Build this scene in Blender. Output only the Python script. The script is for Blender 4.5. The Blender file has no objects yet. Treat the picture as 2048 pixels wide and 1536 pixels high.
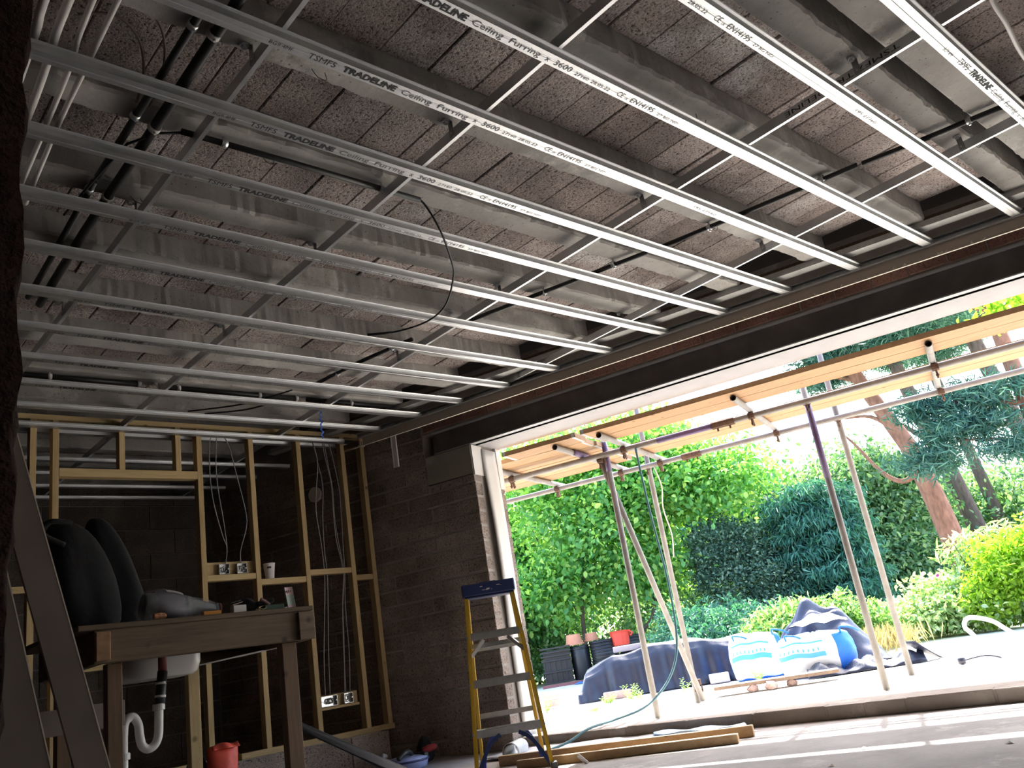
import bpy, bmesh, math, random
import numpy as np
from mathutils import Vector, Matrix
random.seed(7)
C = bpy.context.scene.collection
scene = bpy.context.scene

# ------------------------------------------------------------------ camera
cam_d = bpy.data.cameras.new('camera'); cam = bpy.data.objects.new('camera', cam_d); C.objects.link(cam)
cam_d.sensor_width = 36.0; cam_d.lens = 36.0*1690.9/2048; cam_d.clip_start = 0.05; cam_d.clip_end = 300
CX = Vector((0.74018502, -0.65396879, -0.15636803))
CY = Vector((0.0944917, 0.33140854, -0.93874368))
CZ = Vector((0.66573077, 0.68006852, 0.30709826))
m = Matrix((CX, -CY, -CZ)).transposed().to_4x4(); m.translation = (0, 0, 0.60)
cam.matrix_world = m
scene.camera = cam

# ------------------------------------------------------------------ sky, sun, exposure
TH = math.radians(17.7)
U = Vector((-math.sin(TH), math.cos(TH), 0)); N = Vector((math.cos(TH), math.sin(TH), 0))
SUN_FROM = (N*0.83 + U*0.10 + Vector((0, 0, 1))).normalized()
world = bpy.data.worlds.new('world'); scene.world = world; world.use_nodes = True
wn = world.node_tree.nodes; wl = world.node_tree.links
for n_ in list(wn): wn.remove(n_)
sky = wn.new('ShaderNodeTexSky'); sky.sky_type = 'NISHITA'; sky.sun_disc = False
sky.sun_elevation = math.asin(SUN_FROM.z); sky.sun_rotation = math.atan2(SUN_FROM.x, SUN_FROM.y)
sky.air_density = 1.0; sky.dust_density = 3.0; sky.ozone_density = 1.0
bg = wn.new('ShaderNodeBackground'); bg.inputs['Strength'].default_value = 0.44
wo = wn.new('ShaderNodeOutputWorld'); wl.new(sky.outputs[0], bg.inputs[0]); wl.new(bg.outputs[0], wo.inputs[0])
sun_d = bpy.data.lights.new('sun', 'SUN'); sun_d.energy = 6.5; sun_d.angle = math.radians(0.53); sun_d.color = (1.0, 0.965, 0.92)
sun = bpy.data.objects.new('sun', sun_d); C.objects.link(sun); sun.location = (20, 10, 20)
sun.rotation_euler = SUN_FROM.to_track_quat('Z', 'Y').to_euler()
scene.view_settings.view_transform = 'Standard'; scene.view_settings.look = 'None'
scene.view_settings.gamma = 1.0; scene.view_settings.use_curve_mapping = False
scene.view_settings.exposure = 1.70
scene.cycles.max_bounces = 10; scene.cycles.diffuse_bounces = 6; scene.cycles.transparent_max_bounces = 12
scene.cycles.sample_clamp_indirect = 8.0; scene.cycles.caustics_reflective = False; scene.cycles.caustics_refractive = False

# ------------------------------------------------------------------ materials
def newmat(name):
    mt = bpy.data.materials.new(name); mt.use_nodes = True
    nt = mt.node_tree; b = nt.nodes['Principled BSDF']
    return mt, nt, b
def ramp(nt, fac, stops):
    r = nt.nodes.new('ShaderNodeValToRGB'); nt.links.new(fac, r.inputs[0]); e = r.color_ramp.elements
    while len(e) < len(stops): e.new(0.5)
    for k, (p, c) in enumerate(stops): e[k].position = p; e[k].color = (*c, 1) if len(c) == 3 else c
    return r.outputs[0]
def pos(nt, scale=(1, 1, 1)):
    g = nt.nodes.new('ShaderNodeNewGeometry'); mp = nt.nodes.new('ShaderNodeMapping'); mp.inputs['Scale'].default_value = scale
    nt.links.new(g.outputs['Position'], mp.inputs[0]); return mp.outputs[0]
def noise(nt, vec, scale, detail=4, rough=0.6):
    t = nt.nodes.new('ShaderNodeTexNoise'); t.inputs['Scale'].default_value = scale; t.inputs['Detail'].default_value = detail
    t.inputs['Roughness'].default_value = rough; nt.links.new(vec, t.inputs['Vector']); return t.outputs['Fac']
def voro(nt, vec, scale, out='Distance'):
    t = nt.nodes.new('ShaderNodeTexVoronoi'); t.inputs['Scale'].default_value = scale; nt.links.new(vec, t.inputs['Vector']); return t.outputs[out]
def mix(nt, a, b, fac, mode='MIX'):
    x = nt.nodes.new('ShaderNodeMix'); x.data_type = 'RGBA'; x.blend_type = mode
    if isinstance(fac, float): x.inputs[0].default_value = fac
    else: nt.links.new(fac, x.inputs[0])
    for i, v in ((6, a), (7, b)):
        if isinstance(v, tuple): x.inputs[i].default_value = (*v, 1)
        else: nt.links.new(v, x.inputs[i])
    return x.outputs[2]
def bump(nt, b, h, strength=0.4, dist=0.01):
    x = nt.nodes.new('ShaderNodeBump'); x.inputs['Strength'].default_value = strength; x.inputs['Distance'].default_value = dist
    nt.links.new(h, x.inputs['Height']); nt.links.new(x.outputs[0], b.inputs['Normal'])
def simple(name, col, rough=0.6, metal=0.0, var=0.0, vscale=8, bmp=0.0, bscale=60, stretch=(1, 1, 1)):
    mt, nt, b = newmat(name); b.inputs['Roughness'].default_value = rough; b.inputs['Metallic'].default_value = metal
    b.inputs['Base Color'].default_value = (*col, 1)
    if var or bmp: v = pos(nt, stretch)
    if var:
        lo = tuple(max(0, c*(1-var)) for c in col); hi = tuple(min(1, c*(1+var)) for c in col)
        nt.links.new(ramp(nt, noise(nt, v, vscale), [(0.3, lo), (0.7, hi)]), b.inputs['Base Color'])
    if bmp: bump(nt, b, noise(nt, v, bscale, 5), bmp)
    return mt
def objrand(nt):
    o = nt.nodes.new('ShaderNodeObjectInfo'); return o.outputs['Random']

def mat_aggregate(name, dark, light, pit=0.5, pitscale=85, stain=None, bstr=0.6):
    mt, nt, b = newmat(name); b.inputs['Roughness'].default_value = 0.95; b.inputs['Specular IOR Level'].default_value = 0.15
    v = pos(nt)
    base = ramp(nt, objrand(nt), [(0.0, dark), (1.0, light)])
    n1 = noise(nt, v, 2.2, 5)
    base = mix(nt, base, ramp(nt, n1, [(0.35, (0.62, 0.6, 0.6)), (0.7, (1.35, 1.3, 1.28))]), 1.0, 'MULTIPLY')
    if stain: base = mix(nt, base, stain, ramp(nt, noise(nt, v, 1.7, 6, 0.7), [(0.55, (0, 0, 0)), (0.68, (1, 1, 1))]))
    vv = voro(nt, v, pitscale); n2 = noise(nt, v, pitscale*1.1, 3, 0.7)
    col = mix(nt, base, (0.03, 0.022, 0.02), ramp(nt, n2, [(0.33, (pit, pit, pit)), (0.46, (0, 0, 0))]))
    sp = ramp(nt, noise(nt, v, pitscale*2.2, 2), [(0.35, (0.75, 0.75, 0.75)), (0.65, (1.2, 1.2, 1.2))])
    col = mix(nt, col, sp, 1.0, 'MULTIPLY')
    nt.links.new(col, b.inputs['Base Color']); bump(nt, b, n2, bstr, 0.012)
    return mt
def mat_concrete(name, dark, light, stain=(0.12, 0.10, 0.08), scale=1.0, pit=0.7, rough=0.9, drips=False):
    mt, nt, b = newmat(name); b.inputs['Roughness'].default_value = rough; b.inputs['Specular IOR Level'].default_value = 0.25
    v = pos(nt)
    c = ramp(nt, noise(nt, v, 3.0*scale, 8, 0.65), [(0.3, dark), (0.68, light)])
    c = mix(nt, c, stain, ramp(nt, noise(nt, v, 1.3*scale, 6, 0.7), [(0.58, (0, 0, 0)), (0.8, (0.75, 0.75, 0.75))]))
    c = mix(nt, c, tuple(min(1, x*1.35) for x in light), ramp(nt, noise(nt, v, 2.1*scale, 7, 0.72), [(0.56, (0, 0, 0)), (0.64, (0.7, 0.7, 0.7))]))
    if drips:      # lime runs down the sides of the beams
        vd = pos(nt, (34, 2, 1.2)); vm = pos(nt, (1.1, 1.1, 0.2)); g = nt.nodes.new('ShaderNodeNewGeometry'); sx = nt.nodes.new('ShaderNodeSeparateXYZ'); nt.links.new(g.outputs['Normal'], sx.inputs[0])
        ab = nt.nodes.new('ShaderNodeMath'); ab.operation = 'ABSOLUTE'; nt.links.new(sx.outputs['Y'], ab.inputs[0])
        k = mix(nt, ramp(nt, noise(nt, vd, 1.0, 2), [(0.60, (0, 0, 0)), (0.70, (1, 1, 1))]), ramp(nt, noise(nt, vm, 1.0, 2), [(0.5, (0, 0, 0)), (0.6, (1, 1, 1))]), 1.0, 'MULTIPLY')
        k = mix(nt, k, ramp(nt, ab.outputs[0], [(0.6, (0, 0, 0)), (0.8, (0.6, 0.6, 0.6))]), 1.0, 'MULTIPLY')
        c = mix(nt, c, (0.62, 0.60, 0.57), k)
    p = ramp(nt, voro(nt, v, 38*scale), [(0.10, (pit, pit, pit)), (0.20, (0, 0, 0))])
    p = mix(nt, p, ramp(nt, noise(nt, v, 5*scale, 3), [(0.45, (0, 0, 0)), (0.6, (1, 1, 1))]), 1.0, 'MULTIPLY')
    c = mix(nt, c, tuple(x*0.35 for x in dark), p)
    nt.links.new(c, b.inputs['Base Color']); bump(nt, b, noise(nt, v, 40*scale, 6, 0.7), 0.35, 0.008)
    return mt
def mat_wood(name, lo, hi, axis='x', rough=0.65, knots=True):
    mt, nt, b = newmat(name); b.inputs['Roughness'].default_value = rough; b.inputs['Specular IOR Level'].default_value = 0.3
    s = {'x': (2.0, 26, 26), 'y': (26, 2.0, 26), 'z': (26, 26, 2.0)}[axis]
    v = pos(nt, s); v2 = pos(nt)
    c = ramp(nt, noise(nt, v, 1.6, 6, 0.7), [(0.3, lo), (0.7, hi)])
    r = objrand(nt)
    c = mix(nt, c, ramp(nt, r, [(0, (0.86, 0.84, 0.8)), (1, (1.12, 1.1, 1.08))]), 1.0, 'MULTIPLY')
    if knots:
        k = ramp(nt, voro(nt, v2, 5.2), [(0.04, (0.8, 0.8, 0.8)), (0.10, (0, 0, 0))])
        c = mix(nt, c, tuple(x*0.35 for x in lo), k)
    nt.links.new(c, b.inputs['Base Color']); bump(nt, b, noise(nt, v, 2.5, 4), 0.15, 0.004)
    return mt
def mat_leaf(name, stops, trans=0.45, rough=0.5):
    mt, nt, b = newmat(name)
    g = nt.nodes.new('ShaderNodeNewGeometry')
    c = ramp(nt, g.outputs['Random Per Island'], stops)
    b.inputs['Roughness'].default_value = rough; b.inputs['Specular IOR Level'].default_value = 0.35
    nt.links.new(c, b.inputs['Base Color'])
    t = nt.nodes.new('ShaderNodeBsdfTranslucent')
    nt.links.new(mix(nt, c, (1.5, 1.65, 0.6), 1.0, 'MULTIPLY'), t.inputs[0])
    s = nt.nodes.new('ShaderNodeMixShader'); s.inputs[0].default_value = trans
    nt.links.new(b.outputs[0], s.inputs[1]); nt.links.new(t.outputs[0], s.inputs[2])
    nt.links.new(s.outputs[0], nt.nodes['Material Output'].inputs[0])
    return mt

M = {}
M['infill'] = mat_aggregate('infill_block', (0.33, 0.285, 0.265), (0.47, 0.425, 0.405), 0.8, 60, stain=(0.58, 0.555, 0.54), bstr=0.9)
M['beam_c'] = mat_concrete('precast_concrete', (0.30, 0.285, 0.265), (0.48, 0.465, 0.44), (0.19, 0.165, 0.14), pit=0.85, drips=True)
M['render'] = simple('pale_render', (0.62, 0.60, 0.58), 0.9)  # for the unseen walls, kept pale to bounce light into the room
M['slab'] = simple('screed', (0.025, 0.023, 0.022), 0.95)  # near-black colour stands in for shade inside the ceiling voids
M['wallblk'] = mat_aggregate('wall_block', (0.28, 0.235, 0.21), (0.36, 0.31, 0.275), 0.7, 55, bstr=0.8)
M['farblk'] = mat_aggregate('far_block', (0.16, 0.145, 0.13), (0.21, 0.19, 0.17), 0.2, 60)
M['mortar'] = mat_concrete('mortar', (0.25, 0.22, 0.20), (0.36, 0.33, 0.30), pit=0.3)
M['redbrick'] = mat_aggregate('red_brown_brick', (0.30, 0.17, 0.14), (0.38, 0.23, 0.19), 0.5, 70)
M['padstone'] = mat_concrete('padstone', (0.24, 0.22, 0.18), (0.32, 0.30, 0.25), pit=0.2)
M['kerb'] = mat_concrete('kerb_block', (0.26, 0.22, 0.19), (0.36, 0.31, 0.27), pit=0.3)
M['floor'] = mat_concrete('floor_screed', (0.33, 0.31, 0.30), (0.46, 0.44, 0.43), (0.26, 0.24, 0.22), pit=0.15)
M['galv'] = simple('galvanised', (0.66, 0.67, 0.68), 0.40, 0.88, 0.06, 20, 0.04, 120)
M['galvdark'] = simple('galvanised_dull', (0.40, 0.40, 0.39), 0.45, 0.6, 0.15, 14, 0.05, 100)
M['ink'] = simple('ink', (0.035, 0.035, 0.04), 0.7)
M['inkgrey'] = simple('ink_faded', (0.16, 0.16, 0.17), 0.7)
M['steel'] = simple('painted_steel', (0.105, 0.092, 0.092), 0.5, 0.0, 0.3, 6, 0.1, 40)
M['paleflange'] = simple('steel_edge', (0.36, 0.36, 0.37), 0.5, 0.2)  # paler grey than the web, used on both flanges
M['cement'] = simple('cement_board', (0.36, 0.345, 0.355), 0.7, 0, 0.07, 5, 0.05, 30)
M['pboard'] = simple('plasterboard_brown', (0.50, 0.41, 0.33), 0.9, 0, 0.1, 4)
M['gypsum'] = simple('gypsum', (0.80, 0.72, 0.64), 0.9)
M['greyboard'] = simple('grey_board', (0.25, 0.205, 0.185), 0.85, 0, 0.12, 5)
M['creamboard'] = simple('cream_board', (0.60, 0.575, 0.55), 0.6, 0, 0.03, 5)
M['whiteplas'] = simple('white_plastic', (0.75, 0.72, 0.70), 0.45)
M['greyplas'] = simple('grey_cable', (0.27, 0.265, 0.27), 0.5)
M['blackplas'] = simple('black_plastic', (0.018, 0.018, 0.019), 0.5)
M['pine'] = mat_wood('sawn_pine', (0.43, 0.31, 0.15), (0.60, 0.46, 0.25), 'z')
M['pinex'] = mat_wood('sawn_pine_flat', (0.45, 0.33, 0.16), (0.62, 0.48, 0.27), 'x')
M['oldwood'] = mat_wood('old_timber', (0.10, 0.072, 0.048), (0.19, 0.135, 0.09), 'x')
M['oldwoodz'] = mat_wood('old_timber_upright', (0.12, 0.075, 0.045), (0.19, 0.12, 0.075), 'z')
M['endgrain'] = simple('end_grain', (0.30, 0.17, 0.09), 0.8, 0, 0.2, 30)
M['scafboard'] = mat_wood('scaffold_board', (0.30, 0.175, 0.085), (0.42, 0.26, 0.14), 'y')
M['joist'] = mat_wood('floor_joist', (0.42, 0.28, 0.15), (0.58, 0.41, 0.24), 'y')
M['tube'] = simple('scaffold_tube', (0.245, 0.225, 0.21), 0.6, 0.2, 0.2, 9, 0.06, 60)
M['purple'] = simple('purple_paint', (0.12, 0.075, 0.17), 0.5, 0, 0.2, 14)
M['rust'] = simple('rusty_coupler', (0.13, 0.075, 0.05), 0.8, 0.3, 0.35, 40, 0.3, 90)
M['yellow'] = simple('yellow_fibreglass', (0.66, 0.41, 0.035), 0.45, 0, 0.08, 10)
M['navy'] = simple('navy_plastic', (0.028, 0.045, 0.14), 0.45)
M['alu'] = simple('aluminium', (0.55, 0.54, 0.52), 0.38, 0.75, 0.12, 20)
M['socketmetal'] = simple('socket_box_metal', (0.62, 0.62, 0.62), 0.3, 0.9)
M['cup'] = simple('paper_cup', (0.66, 0.62, 0.62), 0.7)
M['blackcloth'] = simple('black_cloth', (0.0045, 0.0045, 0.006), 0.95, 0, 0.4, 10, 0.4, 30)
M['ceramic'] = simple('white_ceramic', (0.72, 0.71, 0.69), 0.25)
M['stainless'] = simple('stainless', (0.42, 0.42, 0.42), 0.35, 0.8)
M['orange'] = simple('orange_paint', (0.62, 0.25, 0.03), 0.6)
M['green'] = simple('dark_green_card', (0.03, 0.065, 0.045), 0.7)
M['redbag'] = simple('red_plastic', (0.78, 0.10, 0.065), 0.55, 0, 0.15, 18, 0.3, 14)
M['redtub'] = simple('red_tub_plastic', (0.72, 0.065, 0.035), 0.5)
M['terracotta'] = simple('terracotta', (0.56, 0.235, 0.14), 0.8, 0, 0.12, 10)
M['tarp'] = simple('tarpaulin', (0.022, 0.027, 0.048), 0.36, 0, 0.25, 5, 0.5, 9)
M['tarp2'] = simple('tarpaulin_grey', (0.040, 0.043, 0.070), 0.38, 0, 0.25, 5, 0.5, 9)
M['bluebag'] = simple('blue_woven_bag', (0.02, 0.19, 0.78), 0.55, 0, 0.12, 8, 0.3, 22)
M['whitebag'] = simple('white_woven_bag', (0.78, 0.80, 0.82), 0.6, 0, 0.05, 8, 0.2, 22)
M['bagprint'] = simple('bag_print', (0.10, 0.42, 0.62), 0.6)
M['crate'] = simple('crate_plastic', (0.014, 0.014, 0.016), 0.4)
M['ground'] = mat_concrete('dry_ground', (0.50, 0.47, 0.40), (0.64, 0.61, 0.54), (0.44, 0.46, 0.28), 0.8, 0.1)
M['bark'] = simple('bark', (0.10, 0.072, 0.055), 0.95, 0, 0.4, 12, 0.8, 25, (1, 1, 0.3))
M['pinebark'] = simple('pine_bark', (0.24, 0.115, 0.075), 0.95, 0, 0.35, 10, 0.8, 22, (1, 1, 0.4))
M['paverwood'] = mat_wood('weathered_plank', (0.22, 0.15, 0.11), (0.36, 0.27, 0.21), 'y')
M['sheet'] = simple('grey_membrane', (0.52, 0.54, 0.58), 0.4, 0, 0.08, 6, 0.25, 12)
M['bluesheet'] = simple('blue_membrane', (0.30, 0.52, 0.80), 0.45, 0, 0.08, 6, 0.2, 12)
M['stone'] = simple('stone', (0.52, 0.36, 0.31), 0.9, 0, 0.2, 12, 0.5, 30)
M['bluestrap'] = simple('blue_strap', (0.02, 0.09, 0.42), 0.6)
M['teal_rope'] = simple('teal_cable', (0.06, 0.17, 0.19), 0.6)
M['skyblue'] = simple('light_blue_plastic', (0.32, 0.38, 0.66), 0.4, 0, 0.1, 20)
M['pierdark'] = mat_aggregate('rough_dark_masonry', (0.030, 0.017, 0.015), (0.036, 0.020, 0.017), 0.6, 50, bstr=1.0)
mt, nt, b = newmat('clear_film'); M['film'] = mt
b.inputs['Base Color'].default_value = (0.75, 0.78, 0.8, 1); b.inputs['Roughness'].default_value = 0.18; b.inputs['Alpha'].default_value = 0.16
M['lf_laurel'] = mat_leaf('laurel_leaf', [(0, (0.05, 0.15, 0.05)), (0.6, (0.12, 0.30, 0.10)), (1, (0.24, 0.44, 0.14))], 0.4, 0.28)
M['lf_maple'] = mat_leaf('maple_leaf', [(0, (0.07, 0.22, 0.08)), (0.6, (0.17, 0.38, 0.12)), (1, (0.42, 0.58, 0.16))], 0.5, 0.35)
M['lf_holly'] = mat_leaf('holly_leaf', [(0, (0.03, 0.075, 0.055)), (0.7, (0.075, 0.15, 0.11)), (1, (0.20, 0.30, 0.20))], 0.2, 0.18)
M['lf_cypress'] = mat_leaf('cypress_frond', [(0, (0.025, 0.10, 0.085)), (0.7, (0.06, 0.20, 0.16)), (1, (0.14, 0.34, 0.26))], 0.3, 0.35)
M['lf_rhodo'] = mat_leaf('rhododendron_leaf', [(0, (0.08, 0.20, 0.07)), (0.5, (0.22, 0.38, 0.15)), (1, (0.60, 0.68, 0.40))], 0.4, 0.25)  # pale stops carry the sunlight on the front bush
M['lf_bramble'] = mat_leaf('bramble_leaf', [(0, (0.14, 0.26, 0.12)), (0.45, (0.34, 0.46, 0.26)), (1, (0.70, 0.74, 0.55))], 0.4, 0.25)  # whitish stops put the sunlight into the leaf colour
M['lf_wood'] = mat_leaf('woodland_leaf', [(0, (0.05, 0.13, 0.075)), (0.6, (0.13, 0.26, 0.15)), (1, (0.36, 0.48, 0.26))], 0.45, 0.3)
M['lf_pine'] = mat_leaf('pine_needle', [(0, (0.035, 0.11, 0.11)), (0.7, (0.08, 0.20, 0.19)), (1, (0.18, 0.32, 0.28))], 0.35, 0.4)
M['lf_lime'] = mat_leaf('lime_leaf', [(0, (0.16, 0.30, 0.03)), (1, (0.36, 0.50, 0.07))], 0.55)
M['lf_weed'] = mat_leaf('weed_leaf', [(0, (0.18, 0.34, 0.10)), (1, (0.36, 0.52, 0.20))], 0.4)
M['lf_straw'] = mat_leaf('dry_grass', [(0, (0.40, 0.31, 0.17)), (1, (0.62, 0.52, 0.32))], 0.3)

# ------------------------------------------------------------------ mesh helpers
class MB:
    def __init__(s): s.v = []; s.f = []; s.mi = []; s.k = 0
    def add(s, vs, fs, k=None):
        o = len(s.v); s.v += [tuple(x) for x in vs]; s.f += [tuple(i+o for i in f) for f in fs]; s.mi += [s.k if k is None else k]*len(fs)
    def hexa(s, p, k=None):          # 8 corners: bottom 0-3 ccw, top 4-7
        s.add(p, [(3, 2, 1, 0), (4, 5, 6, 7), (0, 1, 5, 4), (1, 2, 6, 5), (2, 3, 7, 6), (3, 0, 4, 7)], k)
    def box(s, lo, hi, ax=None, k=None):   # ax: (origin, ex, ey, ez)
        (a, b_, c), (d, e, f) = lo, hi
        p = [(a, b_, c), (d, b_, c), (d, e, c), (a, e, c), (a, b_, f), (d, b_, f), (d, e, f), (a, e, f)]
        if ax: o, ex, ey, ez = ax; p = [o+ex*x+ey*y+ez*z for x, y, z in p]
        s.hexa(p, k)
    def bar(s, p0, p1, w, h, up=(0, 0, 1), k=None):   # rectangular bar along p0-p1
        p0, p1 = Vector(p0), Vector(p1); d = (p1-p0).normalized(); upv = Vector(up)
        sd = d.cross(upv).normalized(); uv = sd.cross(d)
        a = [sd*x*w/2+uv*y*h/2 for x, y in ((-1, -1), (1, -1), (1, 1), (-1, 1))]
        s.hexa([p0+a[0], p0+a[1], p0+a[2], p0+a[3], p1+a[0], p1+a[1], p1+a[2], p1+a[3]], k)
    def tube(s, pts, r, n=10, cap=True, k=None):
        pts = [Vector(p) for p in pts]; rs = r if isinstance(r, (list, tuple)) else [r]*len(pts); rings = []
        ref = None
        for i, p in enumerate(pts):
            d = (pts[min(i+1, len(pts)-1)]-pts[max(i-1, 0)]).normalized()
            if ref is None: ref = d.orthogonal().normalized()
            ref = (ref-d*ref.dot(d)); ref = ref.normalized() if ref.length > 1e-6 else d.orthogonal().normalized()
            sd = d.cross(ref)
            rings.append([p+(ref*math.cos(t)+sd*math.sin(t))*rs[i] for t in [2*math.pi*j/n for j in range(n)]])
        vs = [q for rg in rings for q in rg]; fs = []
        for i in range(len(pts)-1):
            for j in range(n): fs.append((i*n+j, i*n+(j+1) % n, (i+1)*n+(j+1) % n, (i+1)*n+j))
        if cap: fs.append(tuple(reversed(range(n)))); fs.append(tuple((len(pts)-1)*n+j for j in range(n)))
        s.add(vs, fs, k)
    def lathe(s, c, prof, n=20, axis=None, k=None, cap0=True, cap1=True):   # prof: (r, h)
        c = Vector(c); ez = Vector(axis or (0, 0, 1)).normalized(); ex = ez.orthogonal().normalized(); ey = ez.cross(ex)
        vs = [c+ez*h+(ex*math.cos(2*math.pi*j/n)+ey*math.sin(2*math.pi*j/n))*r for r, h in prof for j in range(n)]
        fs = [(i*n+j, i*n+(j+1) % n, (i+1)*n+(j+1) % n, (i+1)*n+j) for i in range(len(prof)-1) for j in range(n)]
        if cap0: fs.append(tuple(reversed(range(n))))
        if cap1: fs.append(tuple((len(prof)-1)*n+j for j in range(n)))
        s.add(vs, fs, k)
    def extrude(s, prof, p0, p1, ea, eb, k=None, closed=False):   # profile list of (a,b) swept from p0 to p1
        p0, p1, ea, eb = Vector(p0), Vector(p1), Vector(ea), Vector(eb); n = len(prof)
        vs = [p0+ea*a+eb*b_ for a, b_ in prof]+[p1+ea*a+eb*b_ for a, b_ in prof]
        m_ = n if closed else n-1
        fs = [(i, (i+1) % n, n+(i+1) % n, n+i) for i in range(m_)]
        s.add(vs, fs, k)
    def grid(s, fn, nu, nv, k=None):
        vs = [fn(i/(nu-1), j/(nv-1)) for j in range(nv) for i in range(nu)]
        s.add(vs, [(j*nu+i, j*nu+i+1, (j+1)*nu+i+1, (j+1)*nu+i) for j in range(nv-1) for i in range(nu-1)], k)

def org(parent):
    return Vector(parent['_o']) if parent is not None else Vector((0, 0, 0))
def put(name, mb, mats, parent=None, smooth=False, bevel=0.0, solid=0.0, origin=None):
    vs = np.array(mb.v, dtype=float)
    if parent is not None: o = org(parent)
    elif origin is not None: o = Vector(origin)
    else: o = Vector(((vs[:, 0].min()+vs[:, 0].max())/2, (vs[:, 1].min()+vs[:, 1].max())/2, vs[:, 2].min()))
    me = bpy.data.meshes.new(name); me.from_pydata((vs-np.array(o)).tolist(), [], mb.f)
    if not isinstance(mats, (list, tuple)): mats = [mats]
    for q in mats: me.materials.append(q)
    if len(mats) > 1: me.polygons.foreach_set('material_index', mb.mi)
    if smooth: me.polygons.foreach_set('use_smooth', [True]*len(me.polygons))
    me.update()
    ob = bpy.data.objects.new(name, me); C.objects.link(ob); ob['_o'] = tuple(o)
    if parent is not None: ob.parent = parent
    else: ob.location = o
    if bevel:
        bm = bmesh.new(); bm.from_mesh(me); bmesh.ops.bevel(bm, geom=bm.edges[:], offset=bevel, segments=1, affect='EDGES', clamp_overlap=True)
        bm.to_mesh(me); bm.free()
    if solid:
        md = ob.modifiers.new('solid', 'SOLIDIFY'); md.thickness = solid; md.offset = 0
    return ob
def empty(name, loc):
    e = bpy.data.objects.new(name, None); C.objects.link(e); e.location = loc; e['_o'] = tuple(loc); e.empty_display_size = 0.05; return e
def tag(o, label, cat, group=None):
    o['label'] = label; o['category'] = cat
    if group: o['group'] = group
    return o
def struct(o): o['kind'] = 'structure'; return o
def V3(*a): return Vector(a)
def W(s, d, z): return U*s+N*d+Vector((0, 0, z))     # wall frame -> world
def smooth_path(pts, sub=6):
    P = [Vector(p) for p in pts]; out = []
    for i in range(len(P)-1):
        a, b_, c, d = P[max(i-1, 0)], P[i], P[i+1], P[min(i+2, len(P)-1)]
        for k in range(sub):
            t = k/sub; out.append(0.5*((2*b_)+(c-a)*t+(2*a-5*b_+4*c-d)*t*t+(3*b_-a-3*c+d)*t**3))
    return out+[P[-1]]
WALLAX = (Vector((0, 0, 0)), U, N, Vector((0, 0, 1)))   # box coordinates (s, d, z)
ORD = ['first', 'second', 'third', 'fourth', 'fifth', 'sixth', 'seventh', 'eighth', 'ninth', 'tenth', 'eleventh', 'twelfth', 'thirteenth', 'fourteenth', 'fifteenth', 'sixteenth']
def textmesh(name, body, height, width=None, bold=0.0):
    cu = bpy.data.curves.new('t', 'FONT'); cu.body = body; cu.size = height*1.42; cu.offset = bold; cu.resolution_u = 2
    o = bpy.data.objects.new('t', cu); C.objects.link(o)
    me = bpy.data.meshes.new_from_object(o.evaluated_get(bpy.context.evaluated_depsgraph_get()))
    bpy.data.objects.remove(o); bpy.data.curves.remove(cu)
    vs = np.array([v.co[:] for v in me.vertices]); x0 = vs[:, 0].min(); wd = vs[:, 0].max()-x0; sc = (width/wd) if width else 1.0
    fs = [tuple(p.vertices) for p in me.polygons]; bpy.data.meshes.remove(me)
    vs[:, 0] = (vs[:, 0]-x0)*sc
    return vs, fs
# ================================================================== STRUCTURE
ZF, ZP, ZS, ZB = 2.53, 2.556, 2.63, 2.74       # furring face, primary underside, beam soffit, infill block soffit
DI, DO = 5.57, 6.00                            # inner and outer face of the opening wall (distance along N)
SC = 3.41                                      # corner of the opening (along U)
def xw(y, d=DI): return (d-N.y*y)/N.x
# floor
mb = MB(); mb.hexa([W(-5, -6, -0.15), W(-5, 5.3, -0.15), W(9, 5.9, -0.15), W(9, -6, -0.15), W(-5, -6, 0), W(-5, 5.3, 0), W(9, 5.9, 0), W(9, -6, 0)])
floor = struct(put('floor', mb, M['floor']))
# ceiling: topping slab with precast beams and infill blocks
mb = MB(); mb.hexa([V3(-2.6, -3.2, 2.85), V3(8.2, -3.2, 2.85), V3(3.8, 8.2, 2.85), V3(-2.6, 8.2, 2.85), V3(-2.6, -3.2, 3.0), V3(8.2, -3.2, 3.0), V3(3.8, 8.2, 3.0), V3(-2.6, 8.2, 3.0)])
ceiling = struct(put('ceiling', mb, M['slab']))
BY = [-1.90, -1.38, -0.86, -0.34, 0.18, 0.735, 0.931, 1.453, 1.992, 2.512, 3.035, 3.555, 4.077, 4.599, 5.112, 5.635, 6.157, 6.68, 7.20, 7.72]
rnd = random.Random(3)
def rough_box(x0, x1, y0, y1, z0, z1, x1b=None, nx=14, jit=0.006):   # a beam whose lower arrises are ragged
    mb = MB(); x1b = x1b or x1
    xs = [i/nx for i in range(nx+1)]; vs = []
    for t in xs:
        xa = x0+(x1-x0)*t; xb = x0+(x1b-x0)*t
        j1, j2, j3 = rnd.uniform(-jit, jit)+0.004*math.sin(t*97), rnd.uniform(-jit, jit)+0.004*math.sin(t*83+1), rnd.uniform(-jit, jit)*0.6
        vs += [(xa, y0, z1), (xa, y0+j1*0.5, z0+0.012+j3), (xa, y0+0.010+j1, z0), (xb, y1-0.008+j2, z0), (xb, y1, z0+0.010), (xb, y1, z1)]
    fs = []
    for i in range(nx):
        for k in range(6): fs.append((i*6+k, (i+1)*6+k, (i+1)*6+(k+1) % 6, i*6+(k+1) % 6))
    fs += [tuple(range(6)), tuple(reversed([nx*6+k for k in range(6)]))]
    mb.add(vs, fs); return mb
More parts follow.
